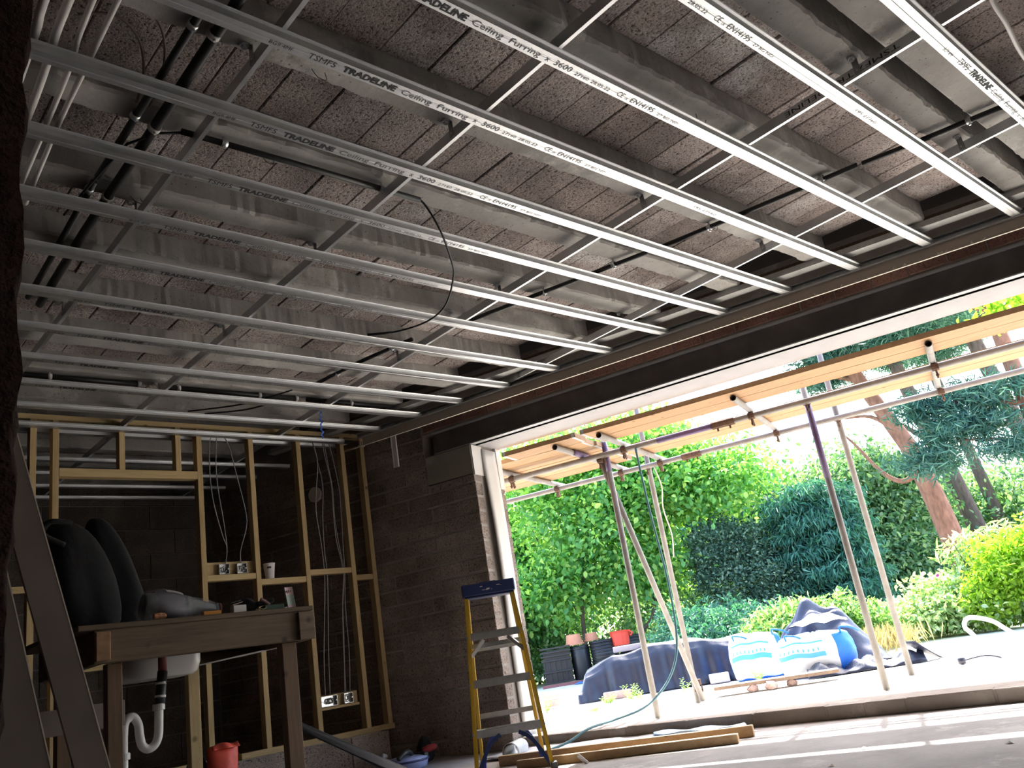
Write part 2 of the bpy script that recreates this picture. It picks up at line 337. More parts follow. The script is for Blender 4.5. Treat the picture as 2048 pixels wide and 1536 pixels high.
for i, y in enumerate(BY):
    e0, e1 = xw(y, 5.17), xw(y+0.13, 5.17)
    put('concrete_beam', rough_box(-2.5 if y < 0.7 else 0.1, e0, y, y+0.13, ZS, 2.85, e1, nx=150 if 0 < y < 5 else 30), M['beam_c'], ceiling)
nblk = 0
for i in range(len(BY)-1):
    y0, y1 = BY[i]+0.13, BY[i+1]
    if y1-y0 < 0.1 or y0 < 0.2: continue
    x = 0.265-0.216 if i % 2 else 0.265
    while True:
        xe = x+0.213; cut0, cut1 = xw(y0, 5.15), xw(y1, 5.15)
        if x > cut1-0.03: break
        dz = rnd.uniform(-0.004, 0.004); last = xe > min(cut0, cut1)
        a, b_ = (min(xe, cut0), min(xe, cut1)) if last else (xe, xe)
        mb = MB(); j = lambda: rnd.uniform(-0.0025, 0.0025)
        c = 0.004
        mb.hexa([(x+j(), y0, ZB+dz+c), (a+j(), y0, ZB+dz+c), (b_+j(), y1, ZB+dz+c), (x+j(), y1, ZB+dz+c), (x, y0, 2.845), (a, y0, 2.845), (b_, y1, 2.845), (x, y1, 2.845)])
        # chamfered lower face
        p = mb.v[:4]; cx = sum(q[0] for q in p)/4
        low = [(q[0]+(0.004 if q[0] < cx else -0.004), q[1]+(0.004 if k < 2 else -0.004), ZB+dz) for k, q in enumerate(p)]
        mb.v += low; mb.f[0] = (11, 10, 9, 8); mb.f += [(0, 1, 9, 8), (1, 2, 10, 9), (2, 3, 11, 10), (3, 0, 8, 11)]; mb.mi += [0]*4
        if x > 0.3 or y0 < 3: put('infill_block', mb, M['infill'], ceiling); nblk += 1
        x += 0.2165
# opening wall (wall_right): core of mortar, blocks as parts, beam pocket
def wallcore(s0, s1, z0, z1, d0=DI+0.006, d1=DO): 
    mb.box((s0, d0, z0), (s1, d1, z1), WALLAX)
mb = MB()
wallcore(SC+0.006, 6.4, 0, 2.03); wallcore(3.86, 6.4, 2.03, 2.62); wallcore(-1.3, SC+0.45, 2.455, 2.85, DI+0.008, DO-0.01); wallcore(3.86, 6.4, 2.62, 2.85)
wallcore(-4.6, -1.3, 0, 2.85); 
mb.box((SC+0.006, DI+0.14, 2.03), (3.86, DO, 2.455), WALLAX)
wall_right = struct(put('wall_right', mb, M['mortar'], origin=W(SC, DI, 0)))
LAY = [0.1155*k for k in range(0, 24)]
def wblock(parent, s0, s1, z0, z1, mat, d0=DI, d1=DI+0.1, name='block', jit=0.003, ax=WALLAX):
    mb = MB(); a = rnd.uniform(-jit, jit); g = 0.004
    mb.box((s0+g, d0+a, z0+g), (s1-g, d1, z1-g), ax)
    return put(name, mb, mat, parent, bevel=0.004)
for r, z in enumerate(LAY):
    z1 = z+0.1155
    if z1 > 2.64: continue
    if True:
        lim0 = SC if z1 < 1.97 else 3.865
        s = SC+(0 if r % 2 else -0.222)
        seq = []
        if r % 4 == 1 and z1 < 2.04: seq = [0.445, 0.105]       # a cut brick worked into the bond now and then
        if r % 4 == 2 and z1 < 2.04: seq = [0.34+0.222, 0.105]
        while s < 6.35:
            w = seq.pop(0) if seq else 0.445
            a, b_ = max(s, lim0), min(s+w, 6.38)
            if b_-a > 0.03: wblock(wall_right, a, b_, z+0.006, min(z1, 2.62)-0.002 if z1 < 2.62 else 2.62, M['wallblk'])
            s += w+0.0005
# cut bricks under the padstone, the padstone, brick course over the steel
for k in range(4): wblock(wall_right, SC+k*0.1115, SC+k*0.1115+0.105, 1.966, 2.03, M['wallblk'], name='cut_brick', d0=DI-0.004)
wblock(wall_right, SC, 3.86, 2.03, 2.268, M['padstone'], name='padstone', d0=DI-0.002)
s = -1.3
while s < 3.84:
    wblock(wall_right, s, min(s+0.225, 3.85), 2.468, 2.545, M['redbrick'], name='brick'); wblock(wall_right, s-0.11, min(s+0.115, 3.85), 2.552, 2.62, M['redbrick'], name='brick'); s += 0.2255
# outer leaf of the pier, seen edge on beyond the board
for r in range(17):
    z = r*0.118
    mb = MB(); mb.box((SC-0.006, 5.905, z+0.008), (SC+0.1, DO-0.004, z+0.112), WALLAX); put('outer_brick', mb, M['wallblk'], wall_right, bevel=0.004)
# other walls
mb = MB(); mb.box((-2.6, 7.965, 0), (4.0, 8.2, 2.85)); wall_far = struct(put('wall_far', mb, M['mortar']))
for r in range(12):
    for c in range(8):
        x0 = 0.6+c*0.45-(0.225 if r % 2 else 0); z0 = r*0.225+0.005
        if z0 > 2.6: continue
        mb = MB(); a = rnd.uniform(-0.003, 0.003); mb.box((x0+0.005, 7.95+a, z0+0.005), (x0+0.445, 7.97, min(z0+0.22, 2.80))); put('block', mb, M['farblk'], wall_far)
mb = MB()
def pier(u_, v_):
    z = v_*2.85; 
    return None
nz, ny = 120, 10
def pj(z, k): 
    return 0.0025*math.sin(z*9+k)+0.0025*math.sin(z*41+2*k)+rnd.uniform(-0.003, 0.003)
prof = [(-2.6, 0.90), (-0.3, 0.90), (0.0, 0.90), (0.14, 0.90), (0.196, 0.905), (0.203, 0.93), (0.20, 1.1), (0.20, 8.2), (-2.6, 8.2)]
vs = []; 
for i in range(nz+1):
    z = 2.85*i/nz
    for k, (px, py) in enumerate(prof):
        jx = pj(z, 0.0) if 3 <= k <= 5 else 0; jy = 0.6*pj(z, 1.5) if 1 <= k <= 4 else 0
        vs.append((px+jx+(0.011*(z-0.6)-0.004 if 3 <= k <= 6 else 0), py+jy, z))
n_ = len(prof); mb.add(vs, [(i*n_+k, i*n_+(k+1) % n_, (i+1)*n_+(k+1) % n_, (i+1)*n_+k) for i in range(nz) for k in range(n_)])
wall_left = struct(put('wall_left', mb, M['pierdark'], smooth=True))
mb = MB(); mb.box((-2.8, -3.4, 0), (8.4, -3.2, 2.85)); struct(put('wall_back', mb, M['render']))
mb = MB(); mb.box((-2.8, -3.2, 0), (-2.6, 0.9, 2.85)); struct(put('wall_side', mb, M['render']))
# kerb across the opening
KA, KB = W(3.35, 5.545, 0), W(-3.0, 4.87, 0); kd = (KB-KA).normalized(); kn = Vector((-kd.y, kd.x, 0)); L_ = (KB-KA).length
mb = MB(); mb.box((0, 0.004, 0), (L_, 0.31, 0.073), (KA, kd, kn, V3(0, 0, 1))); kerb = struct(put('trim_1', mb, M['kerb']))
x = 0.0
while x < L_:
    w = rnd.choice([0.22, 0.44, 0.44]); mb = MB(); t = rnd.uniform(-0.002, 0.003)
    mb.box((x+0.004, t, 0.0), (min(x+w, L_)-0.004, 0.10, 0.075+t), (KA, kd, kn, V3(0, 0, 1))); put('kerb_block', mb, M['kerb'], kerb, bevel=0.005); x += w
# soffit board under the steel and outer lintel
mb = MB(); mb.box((-1.3, DI+0.055, 2.268), (SC+0.04, DO, 2.276), WALLAX); struct(put('trim_2', mb, M['cement']))
mb = MB(); mb.box((SC-0.004, DI+0.002, 2.02), (SC+0.02, DI+0.15, 2.262), WALLAX); struct(put('trim_3', mb, M['creamboard']))

# ================================================================== STEEL AND LININGS
st = empty('steel_beam', W(1.2, DI, 2.27)); tag(st, 'dark painted steel I-beam spanning the wide garden opening', 'beam')
mb = MB(); mb.box((-1.5, DI+0.045, 2.276), (3.77, DI+0.055, 2.447), WALLAX); put('web', mb, M['steel'], st)
mb = MB(); mb.box((-1.5, DI, 2.268), (3.77, DI+0.10, 2.276), WALLAX); o = put('bottom_flange', mb, M['paleflange'], st); o['label'] = 'lower flange with pale edge'
mb = MB(); mb.box((-1.5, DI, 2.447), (3.77, DI+0.10, 2.455), WALLAX); put('top_flange', mb, M['paleflange'], st)
# plasterboard strip hung in front of the wall head, with its pale gypsum edge
ps = empty('plasterboard_strip', W(1.5, 5.35, 2.46)); tag(ps, 'long brown-faced plasterboard strip with pale torn lower edge below the ceiling track', 'board')
mb = MB(); mb.box((-1.2, 5.348, 2.463), (4.30, 5.360, 2.545), WALLAX); put('paper_face', mb, M['pboard'], ps)
mb = MB(); mb.box((-1.2, 5.346, 2.459), (4.42, 5.361, 2.463), WALLAX); o = put('gypsum_edge', mb, M['gypsum'], ps); o['label'] = 'thin pale gypsum edge'
for k in range(26):
    s = rnd.uniform(-0.55, 3.4) if k < 10 else rnd.uniform(-0.5, 1.3); h = rnd.uniform(0.006, 0.022); w = rnd.uniform(0.008, 0.022); sl = rnd.uniform(-0.02, 0.02)
    mb = MB(); p = [W(s, 5.346, 2.464), W(s+w, 5.346, 2.464), W(s+w*0.5+sl, 5.345, 2.464+h)]
    mb.add(p+[q+N*0.002 for q in p], [(0, 1, 2), (5, 4, 3), (0, 3, 4, 1), (1, 4, 5, 2), (2, 5, 3, 0)]); put('torn_paper', mb, M['gypsum'], ps)
# torn scrap and short timber end at its left end
tb = empty('timber_packer', W(4.45, 5.36, 2.46)); tag(tb, 'short dark timber packer with torn white tape at the far end of the plasterboard strip', 'timber')
mb = MB(); mb.box((4.36, 5.362, 2.475), (4.62, 5.41, 2.52), WALLAX); put('block', mb, M['oldwood'], tb)
mb = MB(); mb.box((4.335, 5.355, 2.47), (4.36, 5.415, 2.476), WALLAX); mb.box((4.33, 5.355, 2.47), (4.342, 5.361, 2.515), WALLAX); put('tape', mb, M['gypsum'], tb)
# white capping hanging down from the strip
cp = MB(); cp.box((4.005, 5.40, 2.215), (4.015, 5.412, 2.51), WALLAX); cp.box((4.015, 5.411, 2.215), (4.05, 5.415, 2.51), WALLAX); cp.box((4.05, 5.40, 2.215), (4.056, 5.412, 2.51), WALLAX)
tag(put('cable_capping', cp, M['whiteplas']), 'short white cable capping hanging from the plasterboard strip onto the block wall', 'trim')
# white insulation board on the reveal, bowed
def bowed(u_, v_):
    z = 0.02+v_*2.22; d = 5.705+u_*0.20; bow = 0.030*math.sin(math.pi*min(1, max(0, (v_-0.35)/0.6)))+0.006
    return W(SC-0.006-bow*(1-u_*0.4), d+0.012*math.sin(v_*7), z)
mb = MB(); mb.grid(bowed, 5, 28); o = put('insulation_board', mb, M['cement'], smooth=True, solid=0.012)
o.data.materials.clear(); o.data.materials.append(M['creamboard']); tag(o, 'tall bowed white board standing in the brick reveal of the opening', 'board')
mb = MB(); mb.box((SC-0.02, 5.915, 1.93), (SC+0.03, 5.985, 2.268), WALLAX); tag(put('frame_end', mb, M['whiteplas']), 'short white frame piece at the top outer corner of the reveal', 'frame')

# ================================================================== CEILING GRID
# perimeter track: U section following the opening wall, furring ends sit in it
pt = empty('perimeter_track', W(1.5, 5.34, ZF)); tag(pt, 'galvanised perimeter track fixed along the head of the opening wall', 'channel')
mb = MB(); mb.box((-1.2, 5.312, ZF-0.003), (4.35, 5.346, ZF-0.0015), WALLAX); put('lower_flange', mb, M['galvdark'], pt)
mb = MB(); mb.box((-1.2, 5.344, ZF-0.003), (4.35, 5.3455, ZF+0.035), WALLAX); put('web', mb, M['galvdark'], pt)
mb = MB(); mb.box((-1.2, 5.312, ZF+0.033), (4.35, 5.346, ZF+0.035), WALLAX); put('upper_flange', mb, M['galvdark'], pt)
for s in (-0.25, 0.35, 1.06, 1.62, 2.3, 3.0, 3.6):
    mb = MB(); mb.lathe(W(s, 5.33, ZF-0.007), [(0.004, 0), (0.004, 0.004)], 8); put('screw', mb, M['galv'], pt)
ht = empty('high_track', W(1.5, 5.2, 2.6)); tag(ht, 'dull metal channel running above the perimeter track across the beam ends', 'channel')
mb = MB(); mb.extrude([(-0.04, 0.034), (-0.04, 0), (0.035, 0), (0.038, -0.004), (0.041, 0.0), (0.041, 0.034)], W(-1.2, 5.21, 2.595), W(5.2, 5.21, 2.595), N, (0, 0, 1)); o = put('rail', mb, M['galvdark'], ht, solid=0.0012)
mb = MB(); mb.box((-1.2, 5.30, 2.64), (5.0, 5.34, 2.70), WALLAX); put('packing_batten', mb, M['oldwood'], ht)
# furring channels
FY = [0.66, 1.054, 1.505, 1.90, 2.31, 2.71, 3.11, 3.51, 3.92, 4.327, 4.728, 5.115, 5.514, 5.887]
FARY = [6.015, 6.685, 7.08, 7.47, 7.865]
HAT = [(-0.014, 0.026), (-0.012, 0.0235), (-0.003, 0.0215), (-0.001, 0.012), (0.0, 0.0), (0.018, 0.0), (0.0205, 0.0012), (0.0255, 0.0012), (0.028, 0.0), (0.048, 0.0), (0.049, 0.012), (0.051, 0.0215), (0.060, 0.0235), (0.062, 0.026)]
tv, tf = [], []
def addtext(body, x0, x1, h, bold=0.0):
    vs, fs = textmesh('t', body, h, x1-x0, bold); o_ = sum(len(a) for a in tv); vs = vs.copy(); vs[:, 0] += x0
    tv.append(vs); tf.append([tuple(i+o_ for i in f) for f in fs])
def printmesh(name, items, mat):
    tv.clear(); tf.clear()
    for it in items: addtext(*it)
    vs = np.concatenate(tv); me = bpy.data.meshes.new(name)
    # read from below: text x -> +X, text y -> -Y, facing down
    P = [(x, -y, 0.0) for x, y, z in vs]; me.from_pydata(P, [], [f for fs in tf for f in fs]); me.materials.append(mat); me.update(); return me
PRINTS = [('code_print', 'BG9 4MF', 1.089, 1.17, 0.016, 0, 'ink'), ('type_print', 'TSMF5', 1.222, 1.322, 0.026, 0, 'ink'), ('brand_print', 'TRADELINE', 1.348, 1.560, 0.026, 0.0016, 'ink'),
          ('size_print', 'Ceiling', 1.584, 1.715, 0.025, 0, 'inkgrey'), ('size_print', 'Furring', 1.745, 1.885, 0.025, 0, 'inkgrey'), ('size_print', 'x', 1.912, 1.93, 0.025, 0, 'inkgrey'), ('size_print', '3600', 1.955, 2.038, 0.025, 0, 'inkgrey'),
          ('batch_print', '27160', 2.06, 2.13, 0.015, 0, 'inkgrey'), ('date_print', '28.05.22', 2.145, 2.245, 0.015, 0, 'inkgrey'), ('mark_print', 'CE', 2.287, 2.322, 0.024, 0, 'inkgrey'), ('mark_print', 'UK', 2.332, 2.352, 0.011, 0, 'inkgrey'), ('standard_print', 'EN14195', 2.365, 2.50, 0.024, 0, 'inkgrey'), ('batch_print', '27 BG NO', 2.53, 2.66, 0.012, 0, 'inkgrey')]
PM = [(nm, printmesh(nm, [(body, x0, x1, h, bold)], M[mt_])) for nm, body, x0, x1, h, bold, mt_ in PRINTS]
T3 = printmesh('batch_print', [('195 27160', 3.30, 3.48, 0.015, 0)], M['inkgrey'])
for i, y in enumerate(FY):
    xe = xw(y+0.024, 5.338); x0 = 0.22 if y > 1.0 else -0.6
    f = empty('furring_channel', V3(2.5, y, ZF))
    tag(f, 'galvanised ceiling furring channel, the %s counted out from the stud partition' % ORD[len(FY)-1-i], 'channel', 'ceiling furring channels')
    mb = MB(); mb.extrude(HAT, (x0, y, ZF), (xe, y, ZF), (0, 1, 0), (0, 0, 1)); o = put('channel_body', mb, M['galv'], f); 
    md = o.modifiers.new('solid', 'SOLIDIFY'); md.thickness = 0.0008; md.offset = 0
    dx = {0.66: 2.15, 1.054: 0.0}.get(y, rnd.uniform(-0.012, 0.012))
    lst = [(me, nm, 0.0375) for nm, me in PM] if y < 5.3 else []
    if y in (1.054, 1.90): lst.append((T3, 'batch_print', 0.034))
    for me, nm, off in lst:
        t = bpy.data.objects.new(nm, me); C.objects.link(t); t.parent = f; t.location = (dx-2.5, off-0.0005, -0.0012)
    # crimp screws into the primaries
    for px in (1.115, 1.945, 3.125, 4.195):
        if px < xe-0.05:
            mb = MB(); mb.lathe(V3(px+0.01, y-0.006, ZF+0.023), [(0.004, 0), (0.0035, 0.006)], 6); put('screw', mb, M['galv'], f)
for i, y in enumerate(FARY):
    f = empty('furring_channel', V3(2.5, y, ZF)); xe = xw(y+0.024, 5.5)
    tag(f, 'galvanised furring channel beyond the stud partition, the %s towards the far wall' % ORD[i], 'channel', 'furring channels in the far room')
    mb = MB(); mb.extrude(HAT, (0.3, y, ZF), (xe, y, ZF), (0, 1, 0), (0, 0, 1)); o = put('channel_body', mb, M['galv'], f, solid=0.0008)
# primary channels with hanger straps
TP = None
tv.clear(); tf.clear(); addtext('TSMF7 TRADELINE', 0, 0.50, 0.022)
for i, (x, ye) in enumerate(((1.115, 7.9), (1.945, 7.9), (3.125, 7.9), (4.195, 4.55))):
    p = empty('primary_channel', V3(x, 2.5, ZP))
    tag(p, 'galvanised primary channel above the furrings, %s' % ['nearest the rough masonry edge', 'second from the left', 'third from the left, printed at top', 'nearest the garden opening'][i], 'channel', 'primary ceiling channels')
    mb = MB(); mb.extrude([(0.015, 0.007), (0.015, 0), (0, 0), (0, 0.045), (0.015, 0.045), (0.015, 0.038)], (x, -0.6, ZP), (x, ye, ZP), (1, 0, 0), (0, 0, 1)); put('channel_body', mb, M['galv'], p, solid=0.0009)
    for y in (0.97, 2.085, 3.16, 4.20, 5.18, 6.22, 7.26):
        if y > ye: continue
        q = MB(); jx = rnd.uniform(-0.012, 0.0)
        q.box((x-0.006, y-0.0125, ZP+0.004), (x-0.0035, y+0.0125, ZS-0.002)); q.box((x-0.045, y-0.0125, ZS-0.004), (x-0.0035, y+0.0125, ZS-0.0015))
        hs = put('hanger_strap', q, M['galvdark'], p)
        q = MB(); q.lathe(V3(x-0.028, y, ZS-0.016), [(0.010, 0), (0.010, 0.007), (0.016, 0.008), (0.016, 0.012)], 6); put('anchor_bolt', q, M['galv'], hs, smooth=False)
        q = MB(); q.lathe(V3(x-0.010, y, ZP+0.022), [(0.004, 0), (0.004, 0.004)], 6, axis=(1, 0, 0)); put('screw', q, M['galv'], hs)
    if i == 2:
        me = bpy.data.meshes.new('product_print'); me.from_pydata([(0, yy, -zz) for yy, zz in [(v[0], v[1]) for v in tv[0]]], [], tf[0]); me.materials.append(M['ink'])
        t = bpy.data.objects.new('product_print', me); C.objects.link(t); t.parent = p; t.location = (-0.0012, 0.80-2.5, 0.034)
        
# ------------------------------------------------------------------ services on the ceiling
def clip(parent, c, r, along, name='saddle_clip', mat='galv'):
    q = MB(); q.lathe(Vector(c)-Vector(along)*0.011, [(r+0.0005, 0), (r+0.004, 0.0), (r+0.004, 0.022), (r+0.0005, 0.022)], 12, axis=along, cap0=False, cap1=False)
    cl = put(name, q, M[mat], parent, smooth=True)
    q = MB(); c = Vector(c); q.lathe(V3(c.x, c.y, c.z+r), [(0.006, 0), (0.006, max(0.004, ZS-c.z-r))], 8); put('clip_stud', q, M[mat], cl)
    q = MB(); q.lathe(V3(c.x, c.y, c.z-r-0.012), [(0.005, 0), (0.006, 0.004), (0.006, 0.011)], 8); put('clip_screw', q, M[mat], cl)
def conduit(runs, r, label, mat='blackplas', cat='conduit', clips=(), cmat='galv', along=(0, 1, 0), group=None):
    pts = runs[0]; c0 = sum((Vector(p) for p in pts), Vector())/len(pts); e = empty('conduit', c0); tag(e, label, cat, group)
    for k, ps_ in enumerate(runs):
        q = MB(); q.tube(ps_, r, 12); put('pipe', q, M[mat], e, smooth=True)
    for c in clips: clip(e, c, r, along, mat=cmat)
    return e
ZC = 2.604
conduit([[(0.905, 1.7, ZC), (0.915, 3.0, ZC)], [(0.912, 3.04, ZC), (0.93, 3.6, ZC-0.003), (0.945, 4.15, ZC)]], 0.0135, 'thin black conduit in broken lengths at the upper left of the ceiling', clips=[(0.907, 2.06, ZC), (0.908, 2.57, ZC), (0.912, 3.10, ZC)])
conduit([[(0.972, 1.2, ZC-0.003), (0.985, 2.6, ZC-0.004), (0.988, 3.4, ZC-0.004), (1.007, 4.2, ZC-0.004)]], 0.019, 'thick black waste pipe running beside the thin broken conduit at upper left', cat='pipe', clips=[(0.975, 2.06, ZC-0.003), (0.985, 2.60, ZC-0.004), (0.987, 3.12, ZC-0.004)], cmat='whiteplas')
conduit([[(0.875, 3.3, 2.585), (0.905, 2.9, 2.58), (0.93, 2.72, 2.585), (1.0, 2.62, 2.592), (1.09, 2.585, ZC)]], 0.005, 'thin black cable linking the waste pipe to the crosswise conduit', cat='cable')
conduit([[(1.075, 2.585, ZC), (1.5, 2.578, ZC), (2.135, 2.570, ZC-0.004)]], 0.012, 'black conduit clipped lengthwise under a concrete beam, its cable dangling', clips=[(1.235, 2.58, ZC), (1.935, 2.573, ZC-0.002)], along=(1, 0, 0))
lp = smooth_path([(2.10, 2.571, 2.600), (2.16, 2.575, 2.592), (2.264, 2.611, 2.50), (2.40, 2.72, 2.425), (2.47, 2.80, 2.395), (2.546, 2.959, 2.345), (2.57, 3.08, 2.327), (2.55, 3.20, 2.318), (2.48, 3.33, 2.318), (2.399, 3.404, 2.322)], 5)
lc = empty('dangling_cable', V3(2.45, 2.9, 2.32)); tag(lc, 'black flexible cable hanging in a loop from the crosswise conduit end', 'cable')
q = MB(); q.tube(lp, 0.0048, 8); put('cable_sheath', q, M['blackplas'], lc, smooth=True)
q = MB(); q.tube(lp[-5:]+[Vector((2.37, 3.43, 2.325))], 0.007, 8); put('cable_end', q, M['blackplas'], lc, smooth=True)
conduit([[(4.10, 0.60, ZC), (3.99, 1.03, ZC), (3.90, 1.33, ZC)], [(3.895, 1.35, ZC+0.004), (3.715, 2.042, ZC), (3.63, 2.36, ZC)], [(3.60, 2.45, ZC), (3.46, 2.88, ZC), (3.238, 3.557, ZC), (3.20, 3.68, ZC)], [(3.06, 3.95, ZC), (2.95, 4.40, ZC), (2.88, 4.86, ZC)]], 0.013,
        'black conduit run slanting across the beams near the garden opening', clips=[(4.03, 0.87, ZC), (3.83, 1.51, ZC), (3.70, 2.10, ZC), (3.53, 2.64, ZC), (3.40, 3.08, ZC), (3.02, 4.12, ZC), (2.92, 4.63, ZC)])
conduit([[(1.12, 5.175, ZC), (1.815, 5.17, ZC)], [(1.96, 5.175, ZC), (2.91, 5.17, ZC)], [(2.98, 5.165, ZC), (3.72, 5.16, ZC)]], 0.016, 'black conduit clipped with white clips along the beam before the stud partition', clips=[(1.30, 5.175, ZC), (1.81, 5.17, ZC), (2.06, 5.175, ZC), (2.62, 5.172, ZC), (2.90, 5.17, ZC), (3.35, 5.163, ZC)], cmat='whiteplas', along=(1, 0, 0))
for k, (a, b_) in enumerate((((2.30, 5.62, 2.61), (2.78, 5.0, 2.60)), ((2.42, 5.62, 2.60), (2.80, 5.22, 2.60)))):
    q = MB(); q.tube(smooth_path([a, ((a[0]+b_[0])/2+0.03, (a[1]+b_[1])/2, 2.585), b_], 5), 0.006, 8)
    tag(put('cable', q, M['blackplas'], smooth=True), ['thin black cable slung between the white-clipped conduit and the stud partition', 'second black cable slung just right of the first before the partition'][k], 'cable')
WP = [[(0.49, 0.9, 2.6), (0.50, 1.6, 2.6), (0.52, 2.174, 2.6), (0.531, 2.308, 2.598), (0.55, 2.7, 2.6)], [(0.55, 0.9, 2.6), (0.576, 2.139, 2.6), (0.592, 2.40, 2.6), (0.609, 2.70, 2.6), (0.63, 3.3, 2.6)],
      [(0.60, 0.9, 2.6), (0.631, 2.105, 2.6), (0.655, 2.40, 2.6), (0.672, 2.744, 2.6), (0.70, 3.4, 2.6)], [(0.66, 0.9, 2.6), (0.689, 2.069, 2.6), (0.697, 2.40, 2.6), (0.706, 2.752, 2.6), (0.735, 3.3, 2.6)]]
for k, pth in enumerate(WP):
    q = MB(); q.tube(smooth_path(pth, 5), [0.013, 0.013, 0.009, 0.009][k], 12)
    tag(put('white_pipe', q, M['whiteplas'], smooth=True), 'white ceiling pipe at upper left, %s of four from the masonry edge' % ORD[k], 'pipe', 'white ceiling pipes')
for k, pth in enumerate(([(0.64, 2.20, 2.69), (0.72, 2.12, 2.70), (0.86, 2.20, 2.69), (0.93, 2.36, 2.66), (0.94, 2.52, 2.62)], [(0.64, 2.28, 2.69), (0.74, 2.24, 2.70), (0.83, 2.30, 2.69), (0.885, 2.42, 2.66), (0.895, 2.52, 2.62)])):
    q = MB(); q.tube(smooth_path(pth, 6), 0.0045, 8); tag(put('grey_cable', q, M['greyboard'], smooth=True), ['thin brown-grey cable arching past the white pipes, the outer of two', 'thin brown-grey cable arching past the white pipes, the inner of two'][k], 'cable')
q = MB(); q.tube(smooth_path([(2.9, 0.40, 2.60), (3.08, 0.465, 2.52), (3.25, 0.48, 2.49), (3.54, 0.51, 2.485), (3.9, 0.50, 2.50)], 6), 0.009, 10); tag(put('white_cable', q, M['whiteplas'], smooth=True), 'white cable sagging in the top right corner of the ceiling', 'cable')
# small wire ties left in the concrete
for k, (c, r) in enumerate((((1.36, 2.08, 2.615), 0.03), ((1.42, 2.60, 2.60), 0.03), ((1.10, 3.12, 2.615), 0.025), ((2.85, 1.53, 2.60), 0.03), ((4.32, 0.93, 2.61), 0.03), ((3.75, 2.10, 2.61), 0.025))):
    q = MB(); q.tube(smooth_path([(c[0]-r, c[1], ZS), (c[0], c[1]+r*0.4, c[2]), (c[0]+r, c[1]+r*0.2, c[2]-0.005), (c[0]+r*0.4, c[1]-r*0.5, c[2]+0.004)], 4), 0.0016, 6)
    tag(put('wire_tie', q, M['blackplas']), ['bent wire tie sticking out of the beam above the TSMF5 print', 'bent wire tie hanging at the crosswise conduit', 'bent wire tie beside the leftmost primary channel', 'bent wire tie on the beam at top centre', 'bent wire tie at the far right of the ceiling', 'bent wire tie behind the slanting conduit'][k], 'wire')
# blue strap tied over the furrings
q = MB(); q.grid(lambda a, b_: V3(3.163+0.008*math.sin(b_*40)+(a-0.5)*0.016*(0.5+0.5*abs(math.sin(b_*9))), 5.30+0.004*math.sin(b_*23), 2.36+b_*0.25), 3, 30); tag(put('blue_strap', q, M['bluestrap'], solid=0.003), 'twisted blue strap hanging over the furring channels before the partition', 'strap')

# ================================================================== STUD PARTITION
sp = empty('stud_partition', V3(2.6, 5.97, 0.2)); tag(sp, 'open timber stud partition of pale sawn pine standing on a low block plinth', 'partition')
Y0, Y1 = 5.935, 6.005
def timber(name, lo, hi, mat='pine'):
    q = MB(); q.box(lo, hi); return put(name, q, M[mat], sp, bevel=0.0015)
STUDS = [1.40, 1.535, 2.50, 2.906, 3.312, 3.718, 3.912]
for x in STUDS: timber('stud', (x-0.0195, Y0, 0.292), (x+0.0195, Y1, 2.592))
for x in (1.955, 2.345): timber('stud', (x-0.0195, Y0, 2.262), (x+0.0195, Y1, 2.592))
timber('top_plate', (0.4, Y0, 2.592), (3.93, Y1, 2.628), 'pinex')
timber('header', (1.555, Y0-0.002, 2.205), (2.48, Y1, 2.262), 'pinex')
timber('bottom_plate', (2.70, Y0, 0.252), (3.945, Y1, 0.292), 'pinex'); timber('bottom_plate', (0.9, Y0, 0.252), (2.66, Y1, 0.292), 'pinex')
for x0, x1, z in ((2.52, 2.886, 1.462), (2.926, 3.292, 1.414), (3.332, 3.698, 1.462), (3.738, 3.892, 1.40), (0.9, 1.38, 1.46), (1.555, 1.9, 0.95)): timber('noggin', (x0, Y0+0.004, z), (x1, Y1-0.004, z+0.042), 'pinex')
timber('back_batten', (2.52, Y0+0.045, 1.506), (2.886, Y1-0.004, 1.60), 'pinex')
timber('back_batten', (3.332, Y0+0.045, 0.488), (3.665, Y1-0.004, 0.575), 'pinex'); timber('noggin', (3.332, Y0+0.015, 0.470), (3.660, Y1-0.004, 0.488), 'pinex')
def socket(x, z, w, label):
    e = empty('socket_box', V3(x, Y0+0.03, z)); tag(e, label, 'socket box', 'metal socket back boxes')
    q = MB(); h = 0.072; y0, y1 = Y0+0.010, Y0+0.044
    q.box((x-w/2, y1-0.0015, z), (x+w/2, y1, z+h)); 
    for a, b_ in (((x-w/2, y0, z), (x-w/2+0.0015, y1, z+h)), ((x+w/2-0.0015, y0, z), (x+w/2, y1, z+h)), ((x-w/2, y0, z), (x+w/2, y1, z+0.0015)), ((x-w/2, y0, z+h-0.0015), (x+w/2, y1, z+h))): q.box(a, b_)
    put('metal_case', q, M['socketmetal'], e)
    for k in range(3 if w < 0.1 else 5):
        q = MB(); cx = x+rnd.uniform(-0.2, 0.2)*w; r = rnd.uniform(0.014, 0.026); a0 = rnd.uniform(0, 6)
        q.tube([V3(cx+r*math.cos(a0+t), y0+0.006*math.sin(3*t)+0.012, z+h/2+r*math.sin(a0+t)) for t in [j*0.5 for j in range(11)]], 0.0032, 6); put('wire_tail', q, M['greyplas'], e, smooth=True)
    for k in (-1, 1):
        q = MB(); q.lathe(V3(x+k*(w/2-0.008), y0, z+h/2), [(0.004, 0), (0.004, 0.006)], 8, axis=(0, 1, 0)); put('lug', q, M['galv'], e)
socket(2.650, 1.508, 0.074, 'single metal socket box on the upper batten, nearer the bench'); socket(2.785, 1.508, 0.074, 'single metal socket box on the upper batten, right of its twin')
